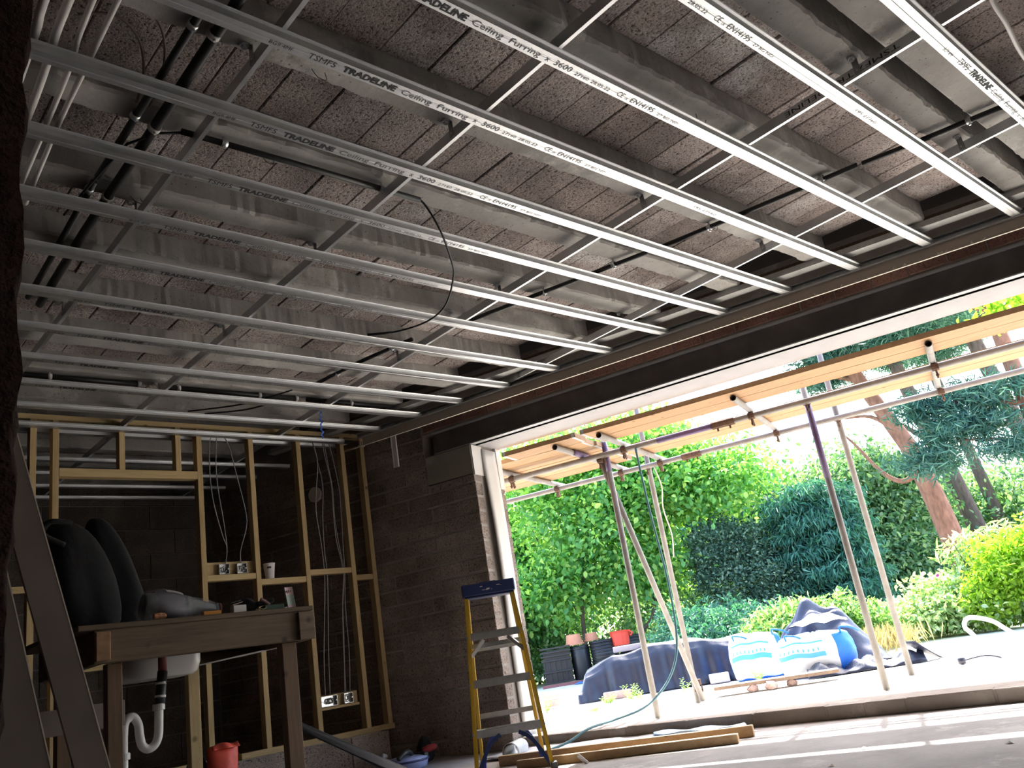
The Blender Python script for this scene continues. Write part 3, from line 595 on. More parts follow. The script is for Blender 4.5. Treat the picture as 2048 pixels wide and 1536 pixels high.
socket(3.405, 0.494, 0.135, 'wide double metal socket box with bright back low on the partition'); socket(3.570, 0.494, 0.074, 'single metal socket box low on the partition beside the wide one')
def cable(pts, label, r=0.0042, group='grey cables hanging in the stud partition'):
    q = MB(); q.tube(smooth_path(pts, 6), r, 7); tag(put('grey_cable', q, M['greyplas'], smooth=True), label, 'cable', group)
YC = 5.965
cable([(2.66, YC, 2.60), (2.60, YC, 2.52), (2.585, YC, 2.30), (2.60, YC, 2.05), (2.655, YC, 1.80), (2.685, YC, 1.70), (2.67, YC, 1.585)], 'grey cable dropping to the upper left socket box, leftmost')
cable([(2.66, YC+0.01, 2.61), (2.64, YC+0.01, 2.35), (2.645, YC+0.01, 2.15), (2.675, YC+0.01, 1.9), (2.69, YC+0.01, 1.70), (2.665, YC, 1.58)], 'grey cable just right of it dropping to the upper left socket box')
cable([(2.66, YC, 2.60), (2.735, YC, 2.50), (2.79, YC, 2.26), (2.845, YC, 1.98), (2.845, YC, 1.85), (2.79, YC, 1.68), (2.785, YC, 1.585)], 'grey cable bowing out to the upper right socket box')
cable([(3.42, YC, 2.62), (3.47, YC, 2.52), (3.49, YC, 2.35), (3.455, YC, 2.12), (3.44, YC, 1.95), (3.46, YC, 1.70), (3.465, YC, 1.46), (3.44, YC, 1.2), (3.40, YC, 0.85), (3.385, YC, 0.57)], 'grey cable down the fourth bay to the double socket, left of the pair')
cable([(3.45, YC+0.01, 2.62), (3.49, YC+0.01, 2.42), (3.525, YC+0.01, 2.18), (3.50, YC+0.01, 1.92), (3.49, YC+0.01, 1.66), (3.49, YC, 1.46), (3.47, YC, 1.2), (3.44, YC, 0.85), (3.425, YC, 0.57)], 'grey cable down the fourth bay to the double socket, right of the pair')
cable([(3.55, YC, 2.60), (3.56, YC, 2.45), (3.60, YC, 2.20), (3.595, YC, 1.95), (3.60, YC, 1.72), (3.635, YC, 1.48), (3.605, YC, 1.25), (3.58, YC, 0.9), (3.55, YC, 0.57)], 'grey cable to the lower single socket, first from the left')
cable([(3.57, YC+0.012, 2.61), (3.59, YC+0.012, 2.40), (3.615, YC+0.012, 2.15), (3.61, YC+0.012, 1.9), (3.63, YC+0.012, 1.66), (3.642, YC, 1.46), (3.60, YC, 1.2), (3.575, YC, 0.9), (3.56, YC, 0.58)], 'grey cable to the lower single socket, second from the left')
cable([(3.60, YC, 2.60), (3.635, YC, 2.42), (3.67, YC, 2.15), (3.665, YC, 1.9), (3.655, YC, 1.66), (3.648, YC, 1.47), (3.625, YC, 1.2), (3.62, YC, 0.85), (3.595, YC, 0.575)], 'grey cable to the lower single socket, rightmost')
# low block plinth under the partition
mb = MB(); mb.box((0.3, 5.905, 0.0), (3.80, 6.06, 0.252)); pl = struct(put('trim_4', mb, M['mortar']))
for k in range(8):
    q = MB(); q.box((0.38+k*0.45, 5.895+rnd.uniform(-0.003, 0.003), 0.012), (min(0.38+k*0.45+0.44, 3.86), 5.92, 0.248)); put('plinth_block', q, M['wallblk'], pl, bevel=0.004)
# round core plug in the far block wall and paper cup on a noggin
q = MB(); c = W(5.057, 5.565, 2.238); q.lathe(c-N*0.02, [(0.066, 0), (0.066, 0.03)], 24, axis=N); tag(put('duct_cover', q, M['gypsum']), 'round pale duct cover on the dark block wall behind the studs', 'cover')
cu = empty('paper_cup', V3(3.008, 5.968, 1.456)); tag(cu, 'white paper cup standing on a noggin of the stud partition', 'cup')
q = MB(); q.lathe(V3(3.008, 5.968, 1.456), [(0.031, 0), (0.0325, 0.01), (0.043, 0.112)], 24, cap1=False); put('cup_wall', q, M['cup'], cu, smooth=True)
q = MB(); q.lathe(V3(3.008, 5.968, 1.566), [(0.042, 0), (0.045, 0.0), (0.0455, 0.004), (0.042, 0.005)], 24, cap0=False, cap1=False); put('rim', q, M['cup'], cu, smooth=True)
q = MB(); q.grid(lambda a, b_: V3(3.008+(0.0402+0.0012)*math.sin(-0.85+a*0.75), 5.968-(0.0402+0.0012)*math.cos(-0.85+a*0.75), 1.530+b_*0.014), 6, 2); put('printed_band', q, M['ink'], cu)
# ================================================================== BENCH CORNER
be = empty('workbench', V3(1.6, 3.9, 0)); tag(be, 'rough dark timber workbench with a sink let in, at lower left', 'workbench')
def bt(name, lo, hi, mat='oldwood', label=None, par=be):
    q = MB(); q.box(lo, hi); o = put(name, q, M[mat], par, bevel=0.003)
    if label: o['label'] = label
    return o
bt('front_apron', (1.10, 3.70, 0.842), (2.062, 3.745, 0.972))
bt('top_board', (1.04, 3.695, 0.972), (2.072, 3.88, 0.994)); bt('top_board', (1.04, 3.884, 0.972), (2.072, 4.06, 0.993)); bt('top_board', (1.00, 4.42, 0.972), (2.072, 4.52, 0.993))
bt('top_board', (1.00, 4.064, 0.972), (1.30, 4.416, 0.993)); bt('top_board', (1.72, 4.064, 0.972), (2.072, 4.416, 0.993))
bt('end_apron', (1.10, 3.75, 0.842), (1.145, 4.5, 0.972)); bt('end_apron', (2.03, 3.75, 0.842), (2.068, 4.5, 0.972))
bt('post_end', (1.100, 3.672, 0.85), (1.155, 3.699, 0.962), 'endgrain', 'warm orange end-grain block')
bt('corner_block', (1.985, 3.68, 0.842), (2.066, 3.699, 0.968))
bt('leg', (1.163, 3.747, 0), (1.222, 3.80, 0.842), 'oldwoodz'); bt('leg', (1.925, 3.747, 0), (1.998, 3.80, 0.842), 'oldwoodz'); bt('leg', (1.163, 4.44, 0), (1.222, 4.50, 0.972), 'oldwoodz'); bt('leg', (1.754, 4.42, 0), (1.812, 4.47, 0.84), 'pine', 'pale sawn pine prop under the bench')
# sink with trap and pipes
sk = empty('sink', V3(1.5, 4.2, 0.8)); tag(sk, 'white sink bowl with thin drainer hanging through the workbench', 'sink')
q = MB(); n_ = 28
def rrect(hx, hy, r):
    P = []
    for cx, cy, a0 in ((hx-r, hy-r, 0), (-(hx-r), hy-r, 90), (-(hx-r), -(hy-r), 180), (hx-r, -(hy-r), 270)):
        for k in range(7): a = math.radians(a0+k*15); P.append((cx+r*math.cos(a), cy+r*math.sin(a)))
    return P
rings = []
for (s, z, r) in ((0.06, 0.782, 0.05), (0.16, 0.778, 0.07), (0.178, 0.792, 0.07), (0.190, 0.83, 0.07), (0.195, 0.992, 0.07), (0.187, 0.995, 0.065), (0.180, 0.83, 0.06), (0.155, 0.79, 0.06)):
    rings.append([(1.535+x*0.86, 4.24+y*0.86, z) for x, y in rrect(s, s, min(r, s*0.9))])
nn = len(rings[0]); q.add([p for rg in rings for p in rg], [(i*nn+j, i*nn+(j+1) % nn, (i+1)*nn+(j+1) % nn, (i+1)*nn+j) for i in range(len(rings)-1) for j in range(nn)]+[tuple(reversed(range(nn)))])
put('bowl', q, M['ceramic'], sk, smooth=True)
q = MB(); q.bar((1.685, 4.13, 0.81), (2.105, 4.15, 0.848), 0.006, 0.006); put('drainer_edge', q, M['stainless'], sk)
q = MB(); q.hexa([V3(1.69, 4.14, 0.812), V3(2.10, 4.16, 0.85), V3(2.10, 4.45, 0.93), V3(1.69, 4.45, 0.93), V3(1.69, 4.14, 0.815), V3(2.10, 4.16, 0.853), V3(2.10, 4.45, 0.933), V3(1.69, 4.45, 0.933)]); put('drainer', q, M['oldwood'], sk)
tr = empty('waste_trap', V3(1.42, 4.02, 0.45)); tag(tr, 'white plastic waste trap under the sink with black pipe above', 'trap')
q = MB(); q.tube([V3(1.483, 4.02, 0.94), V3(1.482, 4.02, 0.80)], 0.019, 14); o = put('upper_pipe', q, simple('dark_red_plastic', (0.16, 0.035, 0.03), 0.5), tr, smooth=True); o['label'] = 'dark red pipe stub'
q = MB(); q.tube([V3(1.482, 4.02, 0.80), V3(1.470, 4.02, 0.70), V3(1.465, 4.02, 0.655)], 0.022, 14); put('black_pipe', q, M['blackplas'], tr, smooth=True)
q = MB(); q.tube([V3(1.474, 4.02, 0.755), V3(1.4735, 4.02, 0.745)], 0.0235, 14); q.tube([V3(1.47, 4.02, 0.70), V3(1.469, 4.02, 0.69)], 0.0235, 14); put('pipe_ring', q, M['whiteplas'], tr, smooth=True)
q = MB(); q.tube(smooth_path([(1.462, 4.02, 0.660), (1.460, 4.02, 0.60), (1.456, 4.02, 0.535), (1.440, 4.02, 0.500), (1.412, 4.02, 0.488), (1.388, 4.02, 0.505), (1.378, 4.02, 0.545), (1.372, 4.02, 0.595), (1.350, 4.02, 0.628), (1.322, 4.02, 0.615), (1.312, 4.02, 0.57), (1.310, 4.02, 0.45), (1.310, 4.02, 0.0)], 5), 0.0185, 16); put('swan_neck', q, M['whiteplas'], tr, smooth=True)
for c, ax in (((1.461, 4.02, 0.637), (0, 0, 1)), ((1.311, 4.02, 0.46), (0, 0, 1))):
    q = MB(); q.lathe(c, [(0.023, 0), (0.026, 0.002), (0.026, 0.024), (0.023, 0.028)], 18, axis=ax); put('nut', q, M['whiteplas'], tr)
# coats: two dark heaps lying on the bench
def blob(name, rings_, mat, par=None, n=22, seed=1, wob=0.10):   # lofted soft shape: (centre, rx, ry) per height
    r2 = random.Random(seed); q = MB(); vs = []
    ph = [r2.uniform(0, 6.28) for _ in range(6)]
    for k, (c, rx, ry) in enumerate(rings_):
        for j in range(n):
            a = 2*math.pi*j/n; w = 1+wob*(math.sin(3*a+ph[0]+k*0.5)+0.6*math.sin(5*a+ph[1]-k*0.7)+0.4*math.sin(8*a+ph[2]+k))
            vs.append((c[0]+rx*w*math.cos(a), c[1]+ry*w*math.sin(a), c[2]+0.004*math.sin(4*a+k)))
    fs = [(i*n+j, i*n+(j+1) % n, (i+1)*n+(j+1) % n, (i+1)*n+j) for i in range(len(rings_)-1) for j in range(n)]
    fs += [tuple(reversed(range(n))), tuple((len(rings_)-1)*n+j for j in range(n))]
    q.add(vs, fs); o = put(name, q, mat, par, smooth=True)
    md = o.modifiers.new('sub', 'SUBSURF'); md.levels = 1; md.render_levels = 1
    return o
cb = empty('black_rucksack', V3(1.17, 4.1, 0.994)); tag(cb, 'black rucksack slumped upright at the left end of the workbench', 'bag')
blob('bag_body', [((1.17, 4.15, 0.996), 0.14, 0.12), ((1.18, 4.15, 1.04), 0.165, 0.14), ((1.175, 4.15, 1.16), 0.165, 0.13), ((1.15, 4.14, 1.30), 0.14, 0.12), ((1.125, 4.13, 1.42), 0.105, 0.09), ((1.10, 4.12, 1.488), 0.06, 0.05), ((1.09, 4.12, 1.51), 0.015, 0.015)], M['blackcloth'], cb, seed=4)
q = MB(); q.tube(smooth_path([(1.10, 4.0, 1.47), (1.02, 3.98, 1.475), (0.985, 4.0, 1.455), (1.0, 4.02, 1.42), (1.08, 4.03, 1.38)], 5), 0.012, 8); put('strap', q, M['blackcloth'], cb, smooth=True)
co = empty('black_coat', V3(1.36, 4.0, 0.994)); tag(co, 'black coat heaped behind the film-wrapped bundle on the workbench', 'coat')
blob('coat_body', [((1.40, 4.30, 0.996), 0.12, 0.09), ((1.40, 4.30, 1.03), 0.13, 0.10), ((1.395, 4.30, 1.14), 0.125, 0.10), ((1.365, 4.30, 1.28), 0.115, 0.09), ((1.33, 4.30, 1.42), 0.095, 0.07), ((1.305, 4.30, 1.52), 0.06, 0.045), ((1.29, 4.30, 1.56), 0.03, 0.02)], M['blackcloth'], co, seed=9)
q = MB(); q.lathe(V3(1.345, 4.20, 1.21), [(0.010, 0), (0.010, 0.004), (0.004, 0.005)], 12, axis=(0, -1, 0)); o = put('snap_button', q, M['socketmetal'], co); o['label'] = 'small shiny press stud'
# film-wrapped bundle
fb = empty('wrapped_bundle', V3(1.5, 3.85, 0.995)); tag(fb, 'clear film wrapped bundle with dark purple bands lying on the workbench', 'bundle')
A0, A1 = V3(1.335, 3.845, 1.066), V3(1.675, 3.86, 1.030); AX = (A1-A0).normalized(); AR = AX.cross(V3(0, 0, 1)).normalized(); AU = AR.cross(AX)
def brad(t): return 0.048+0.026*math.sin(math.pi*min(1, t*1.35+0.12))*(1-t*0.35)-0.032*max(0, t-0.72)*2.4
def bundle(name, t0, t1, dr, mat, nr=14, n=22, solid=0.0, amp=0.05):
    q = MB(); vs = []
    for k in range(nr+1):
        t = t0+(t1-t0)*k/nr; c = A0.lerp(A1, t); r = brad(t)+dr
        for j in range(n):
            a = 2*math.pi*j/n; w = 1+amp*math.sin(4*a+t*9)+amp*0.7*math.sin(9*a-t*21)
            p = c+(AR*math.cos(a)+AU*math.sin(a))*r*w; p.z = max(p.z, 0.996); vs.append(p)
    q.add(vs, [(i*n+j, i*n+(j+1) % n, (i+1)*n+(j+1) % n, (i+1)*n+j) for i in range(nr) for j in range(n)]+([tuple(reversed(range(n))), tuple(nr*n+j for j in range(n))] if not solid else []))
    return put(name, q, mat, fb, smooth=True)
bundle('contents', 0.02, 0.96, -0.006, simple('bundle_contents', (0.085, 0.09, 0.095), 0.35, 0, 0.7, 30))
pm = simple('dark_purple_band', (0.040, 0.022, 0.045), 0.5, 0, 0.3, 20)
bundle('purple_band', 0.14, 0.50, -0.002, pm, solid=1); bundle('purple_band', 0.54, 0.60, 0.0, pm, 4, solid=1)
bundle('film', 0.0, 1.0, 0.003, M['film'], 20, solid=1, amp=0.07)
q = MB()
def patch(t0, t1, a0, a1):
    def f(u_, v_):
        t = t0+(t1-t0)*u_; a = a0+(a1-a0)*v_; return A0.lerp(A1, t)+(AR*math.cos(a)+AU*math.sin(a))*(brad(t)*1.05+0.003)
    return f
q.grid(patch(0.26, 0.48, 0.9, 1.9), 6, 6); put('pale_label', q, simple('pale_label', (0.42, 0.38, 0.40), 0.6), fb)
q = MB(); q.tube([A1+V3(0.0, 0, 0), A1+AX*0.012], [0.030, 0.030], 18); o = put('end_cap', q, simple('dull_red', (0.16, 0.05, 0.05), 0.6), fb, smooth=True)
q = MB()
def flap(u_, v_): return V3(1.30+u_*0.085, 3.78+v_*0.06, 0.997+0.058*v_*(1-0.35*abs(u_-0.5))+0.008*math.sin(u_*13))
q.grid(flap, 10, 8); o = put('loose_bag', q, M['film'], fb, smooth=True); o['label'] = 'loose clear plastic flap at the front'
# smalls on the bench
def small(name, label, cat, lo, hi, mat, bev=0.002):
    q = MB(); q.box(lo, hi); return tag(put(name, q, M[mat], bevel=bev), label, cat)
q = MB(); q.lathe(V3(1.375, 3.745, 1.011), [(0.003, -0.03), (0.012, -0.026), (0.014, 0.0), (0.013, 0.022), (0.004, 0.03)], 12, axis=(1, 0.1, 0)); tag(put('crumpled_wrapper', q, simple('brown_wrapper', (0.36, 0.15, 0.06), 0.5, 0, 0.5, 60, 0.6, 70)), 'crumpled brown and white wrapper at the bench front edge by the wrapped bundle', 'wrapper')
small('orange_block', 'small orange block lying under the end of the wrapped bundle', 'block', (1.555, 3.72, 0.9945), (1.634, 3.75, 1.012), 'orange')
bx = empty('small_carton', V3(1.735, 3.76, 0.994)); tag(bx, 'small white carton with open flaps on the workbench', 'carton')
q = MB(); q.box((1.703, 3.745, 0.9945), (1.764, 3.785, 1.030)); put('carton_body', q, M['whiteplas'], bx, bevel=0.002)
q = MB(); q.bar((1.695, 3.75, 1.031), (1.745, 3.76, 1.043), 0.03, 0.002); put('flap', q, simple('pinkish_card', (0.45, 0.33, 0.30), 0.8), bx)
q = MB(); q.bar((1.70, 3.78, 1.044), (1.755, 3.785, 1.055), 0.02, 0.002); put('flap', q, M['blackplas'], bx)
gl = empty('black_glove', V3(1.80, 3.8, 0.994)); tag(gl, 'crumpled black glove heap between the small carton and the green packet', 'glove')
blob('glove_palm', [((1.805, 3.82, 0.996), 0.042, 0.05), ((1.808, 3.82, 1.02), 0.048, 0.05), ((1.80, 3.82, 1.05), 0.036, 0.04), ((1.795, 3.82, 1.068), 0.012, 0.014)], M['blackcloth'], gl, 16, 12)
for k in range(4):
    q = MB(); y = 3.775+k*0.022; q.tube(smooth_path([(1.83, y, 1.03), (1.875, y-0.004, 1.036), (1.91+0.012*(k % 2), y-0.006, 1.045)], 4), [0.011]*8+[0.007], 8); put('finger', q, M['blackcloth'], gl, smooth=True)
q = MB(); q.tube(smooth_path([(1.845, 3.77, 1.05), (1.87, 3.766, 1.035), (1.885, 3.766, 1.022)], 4), 0.009, 8); o = put('cuff_lining', q, simple('dusty_pink', (0.26, 0.16, 0.15), 0.8), gl, smooth=True)
small('green_packet', 'dark green flat packet on the workbench before the upright sachet', 'packet', (1.85, 3.735, 0.9945), (1.945, 3.785, 1.018), 'green')
q = MB(); q.tube(smooth_path([(1.79, 3.715, 0.998), (1.815, 3.712, 1.001), (1.83, 3.713, 0.998), (1.845, 3.72, 1.006), (1.848, 3.73, 1.016)], 4), 0.0035, 6); tag(put('cord_scrap', q, simple('olive_cord', (0.13, 0.11, 0.05), 0.8), smooth=True), 'olive cord scrap on the bench front edge before the green packet', 'cord')
sc = empty('sachet', V3(1.985, 3.76, 0.994)); tag(sc, 'pink and pale green sachet standing upright at the right end of the workbench', 'sachet')
def sach(z0, z1, off=0.0):
    def f(u_, v_):
        z = z0+(z1-z0)*v_; return V3(1.963+0.042*u_-0.16*(z-0.994)*0.9+0.010, 3.752-off+0.005*math.cos(u_*3.1-1.55), z)
    return f
for nm, z0, z1, mt_ in (('lower_band', 0.9945, 1.012, simple('sachet_pink', (0.50, 0.36, 0.36), 0.7)), ('pale_panel', 1.012, 1.058, simple('sachet_green', (0.34, 0.42, 0.36), 0.7)), ('top_band', 1.058, 1.094, M['pale'] if 'pale' in M else simple('sachet_top', (0.58, 0.42, 0.42), 0.7))):
    q = MB(); q.grid(sach(z0, z1), 6, 4); put(nm, q, mt_, sc, solid=0.006)
for k in range(4):
    q = MB(); cx = 1.956+0.0095*k; q.bar((cx, 3.748, 1.066+0.004*(k % 2)), (cx+0.004, 3.748, 1.080-0.003*(k % 2)), 0.004, 0.002); put('printed_mark', q, M['ink'], sc)
small('white_scrap', 'tiny white scrap on the bench top beside the upright sachet', 'scrap', (1.938, 3.715, 0.9945), (1.951, 3.725, 1.0), 'whiteplas', 0.001)
# red tub bag and navy jacket behind the bench
rb = empty('red_sack', V3(2.10, 4.85, 0)); tag(rb, 'bright red plastic sack standing between the bench legs and the partition', 'sack')
blob('sack_body', [((2.09, 4.86, 0.003), 0.07, 0.06), ((2.09, 4.86, 0.03), 0.082, 0.075), ((2.09, 4.86, 0.20), 0.08, 0.075), ((2.095, 4.86, 0.34), 0.084, 0.07), ((2.10, 4.86, 0.40), 0.088, 0.05), ((2.10, 4.86, 0.418), 0.085, 0.02)], M['redbag'], rb, 24, 21, 0.06)
q = MB(); q.grid(lambda u_, v_: V3(2.03+u_*0.15, 4.80+0.012*math.sin(u_*9)+0.03*v_, 0.395+v_*(0.012+0.02*abs(math.sin(u_*4)))), 14, 4); put('top_fold', q, M['redbag'], rb, smooth=True, solid=0.003)
nj = blob('navy_cloth', [((1.985, 4.93, 0.003), 0.07, 0.06), ((1.985, 4.93, 0.10), 0.085, 0.07), ((1.985, 4.93, 0.30), 0.075, 0.06), ((1.99, 4.93, 0.385), 0.03, 0.03)], simple('navy_cloth', (0.025, 0.028, 0.055), 0.9), None, 18, 5); tag(nj, 'navy cloth bundle tucked behind the red sack', 'cloth')
dk = blob('toolbag', [((1.60, 4.72, 0.003), 0.10, 0.07), ((1.60, 4.72, 0.10), 0.12, 0.08), ((1.60, 4.72, 0.26), 0.11, 0.07), ((1.60, 4.72, 0.34), 0.05, 0.04)], M['blackcloth'], None, 18, 15); tag(dk, 'dark tool bag on the floor in the shadow below the sink', 'bag')
q = MB(); q.grid(lambda u_, v_: V3(1.55+u_*0.11, 4.625-0.01*math.sin(u_*3), 0.27+v_*0.02+u_*0.03), 6, 3); o = put('bag_flash', q, M['redbag'], None, solid=0.004); tag(o, 'thin red tool strap lying over the dark tool bag', 'strap')
# leaning boards
def lean(name, label, p0, p1, w, t, mat, edge):
    e = empty(name, V3(*p0)); tag(e, label, 'board', 'boards leaning at the left')
    p0, p1 = V3(*p0), V3(*p1); d = (p1-p0).normalized(); nrm = V3(0, 1, 0); sd = d.cross(nrm).normalized(); 
    if sd.x < 0: sd = -sd
    nr = sd.cross(d).normalized(); 
    if nr.y > 0: nr = -nr
    q = MB(); ax = (p0, sd, nr, d); L = (p1-p0).length
    q.box((-w/2, -t/2, 0), (w/2-0.0022, t/2, L), ax); put('board_face', q, M[mat], e)
    q = MB(); q.box((w/2-0.0022, -t/2-0.0005, 0), (w/2+0.0006, t/2+0.0005, L), ax); o = put('pale_edge', q, M[edge], e); o['label'] = 'thin pale cut edge'
lean('leaning_board', 'grey-brown board leaning at the far left, nearest the workbench', (0.784, 2.2, 0.0), (0.426, 2.22, 1.40), 0.070, 0.014, 'greyboard', 'gypsum')
lean('leaning_board', 'grey-brown board leaning at the far left, middle of the three', (0.612, 2.12, 0.0), (0.330, 2.14, 1.30), 0.10, 0.014, 'greyboard', 'gypsum')
lean('leaning_board', 'grey-brown board leaning at the far left, closest to the masonry edge', (0.485, 2.0, 0.0), (0.24, 2.02, 1.05), 0.10, 0.014, 'greyboard', 'gypsum')
# pale ply offcut and dark shelf behind them
q = MB(); q.box((0.55, 4.6, 1.28), (0.98, 4.62, 1.47)); tag(put('board_offcut', q, M['greyboard'], bevel=0.002), 'dull board offcut showing between the leaning boards at far left', 'board')
q = MB(); q.box((0.62, 3.9, 0.60), (1.28, 3.95, 0.70)); tag(put('bench_rail', q, M['greyboard'], bevel=0.002), 'pale horizontal rail behind the leaning boards below bench height', 'rail')
for lo, hi in (((0.64, 3.91, 0), (0.69, 3.94, 0.60)), ((1.22, 3.91, 0), (1.27, 3.94, 0.60))):
    pass
# ================================================================== FLOOR BY THE PARTITION
q = MB(); PA, PB = V3(2.40, 4.66, 0.46), V3(2.99, 4.40, 0.02)
d_ = (PB-PA).normalized(); sd_ = d_.cross(V3(0, 0, 1)).normalized(); up_ = sd_.cross(d_)
def slk(u_, v_):
    a = -1.4+2.8*v_; r = 0.115*(0.45+0.75*u_)
    return PA.lerp(PB, u_)+sd_*r*math.sin(a)*1.0+up_*(r*0.55*math.cos(a)+0.006*math.sin(v_*17+u_*4))
q.grid(slk, 24, 14); tag(put('rolled_membrane', q, M['blackplas'], smooth=True, solid=0.006), 'black plastic sheet hanging in a stiff fold beside the right bench leg', 'sheet')
ms = empty('mitre_saw_base', V3(3.62, 5.35, 0)); tag(ms, 'pale blue round plastic lid with dark handle on the floor by the partition', 'lid')
q = MB(); q.lathe(V3(3.62, 5.35, 0.0), [(0.10, 0), (0.14, 0.01), (0.155, 0.06), (0.15, 0.075), (0.10, 0.086), (0.02, 0.09)], 28); put('lid_dome', q, M['skyblue'], ms, smooth=True)
q = MB(); q.lathe(V3(3.62, 5.35, 0.052), [(0.153, 0), (0.160, 0.002), (0.160, 0.012), (0.153, 0.014)], 28, cap0=False, cap1=False); put('rim', q, M['navy'], ms, smooth=True)
q = MB(); q.tube(smooth_path([(3.50, 5.27, 0.085), (3.55, 5.27, 0.115), (3.60, 5.29, 0.12), (3.64, 5.31, 0.10)], 4), 0.016, 10); put('handle', q, M['blackplas'], ms, smooth=True)
q = MB(); q.box((3.70, 5.24, 0.06), (3.735, 5.36, 0.098)); put('latch', q, M['blackplas'], ms, bevel=0.004)
ms.name = 'bucket_lid'
q = MB(); q.tube(smooth_path([(3.40, 5.22, 0.012), (3.385, 5.25, 0.08), (3.40, 5.30, 0.13), (3.45, 5.34, 0.12)], 5), 0.014, 10); tag(put('silver_handle', q, M['alu'], smooth=True), 'grey metal hand tool lying left of the pale blue lid', 'tool')
rs = blob('dark_bag', [((3.86, 5.46, 0.002), 0.07, 0.05), ((3.86, 5.46, 0.07), 0.08, 0.06), ((3.86, 5.46, 0.15), 0.05, 0.04), ((3.86, 5.46, 0.19), 0.015, 0.015)], M['blackcloth'], None, 16, 8); tag(rs, 'small dark bag on the floor in the corner by the block wall', 'bag')
q = MB(); q.lathe(V3(3.86, 5.40, 0.10), [(0.004, -0.06), (0.022, -0.05), (0.026, 0), (0.02, 0.05), (0.004, 0.06)], 14, axis=(1, -0.2, 0.15)); tag(put('red_glove', q, simple('dull_red_cloth', (0.32, 0.03, 0.035), 0.8), smooth=True), 'dull red roll lying against the dark bag in the corner', 'roll')

# ================================================================== STEPLADDER
ld = empty('stepladder', V3(3.32, 3.92, 0)); tag(ld, 'yellow fibreglass stepladder with navy top cap and grey steps', 'ladder')
LB = V3(3.321, 3.889, 0); LV = V3(0.6493, 0.7605, 0); LR = V3(0.7605, -0.6493, 0); K = 0.28
def LP(x, z, back=0.0): return LB+LR*x+LV*(K*z+back)+V3(0, 0, z)
def halfw(z): return 0.222-0.068*z
XC = 0.012
def rail(xf, z0, z1, off=0.0, w=0.022, d=0.06, name='front_rail', sgn=1):
    q = MB(); a, b_ = xf(z0), xf(z1)
    for dx, wd, dy, dp in ((0, 0.004, 0, d), (-sgn*0.010, w, 0, 0.004), (-sgn*0.010, w, d-0.004, 0.004)):     # channel section
        p = []
        for z, x in ((z0, a), (z1, b_)):
            for s_, t_ in ((-0.5, 0), (0.5, 0), (0.5, 1), (-0.5, 1)): p.append(LP(x+dx+s_*wd, z, off+dy+t_*dp))
        q.hexa(p)
    return put(name, q, M['yellow'], ld)
for sg in (-1, 1):
    rail(lambda z, sg=sg: XC+sg*halfw(z), 0.0, 1.02, name='front_rail', sgn=sg)
    q = MB(); x = XC+sg*halfw(0); q.box((x-0.018, -0.006, 0.0), (x+0.018, 0.07, 0.035), (LB, LR, LV, V3(0, 0, 1))); put('foot', q, M['blackplas'], ld, bevel=0.003)
# rear section leans the other way
def RP(x, z): return LB+LR*x+LV*(K*1.03+0.05+0.34*(1.03-z))+V3(0, 0, z)
for sg in (-1, 1):
    q = MB(); p = []
    for z in (0.0, 1.0):
        x = XC+sg*(0.195-0.055*z)
        for s_, t_ in ((-0.011, -0.02), (0.011, -0.02), (0.011, 0.02), (-0.011, 0.02)): p.append(RP(x+s_, z)+LV*t_)
    q.hexa(p); put('rear_rail', q, M['yellow'], ld, bevel=0.003)
for z in (0.30, 0.70):
    q = MB(); w = 0.195-0.055*z; q.bar(RP(XC-w, z), RP(XC+w, z), 0.012, 0.03); put('rear_bar', q, M['alu'], ld)
for k, z in enumerate((0.255, 0.52, 0.79)):
    w = halfw(z)-0.004; q = MB()
    ax = (LP(XC, z, 0), LR, LV, V3(0, 0, 1))
    q.box((-w, 0.0, -0.042), (w, 0.003, 0.0), ax); q.box((-w, 0.0, -0.003), (w, 0.085, 0.0), ax); q.box((-w, 0.082, -0.025), (w, 0.085, 0.0), ax)
    stp = put('step', q, M['alu'], ld)
    for g in range(5):
        q = MB(); q.box((-w+0.01, 0.012+g*0.015, 0.0), (w-0.01, 0.016+g*0.015, 0.002), ax); put('tread_rib', q, M['alu'], stp)
    for sg in (-1, 1):
        q = MB(); q.lathe(LP(XC+sg*(halfw(z)), z-0.02, -0.002), [(0.007, 0), (0.005, -0.004)], 8, axis=LV); put('rivet', q, M['galvdark'], stp)
# angled braces below the top step
for sg in (-1, 1):
    q = MB(); q.bar(LP(XC+sg*(halfw(0.72)-0.01), 0.655, 0.03), LP(XC+sg*0.075, 0.745, 0.04), 0.02, 0.02); put('diagonal_brace', q, M['alu'], ld)
    q = MB(); q.bar(LP(XC+sg*(halfw(0.72)-0.008), 0.69, 0.10), LP(XC+sg*(halfw(0.72)-0.008), 0.66, 0.26), 0.006, 0.02); put('spreader', q, M['alu'], ld)
q = MB(); w = halfw(0.70); q.bar(LP(XC-w, 0.715, 0.12), LP(XC+w, 0.715, 0.12), 0.05, 0.028); put('spreader_bar', q, M['alu'], ld)
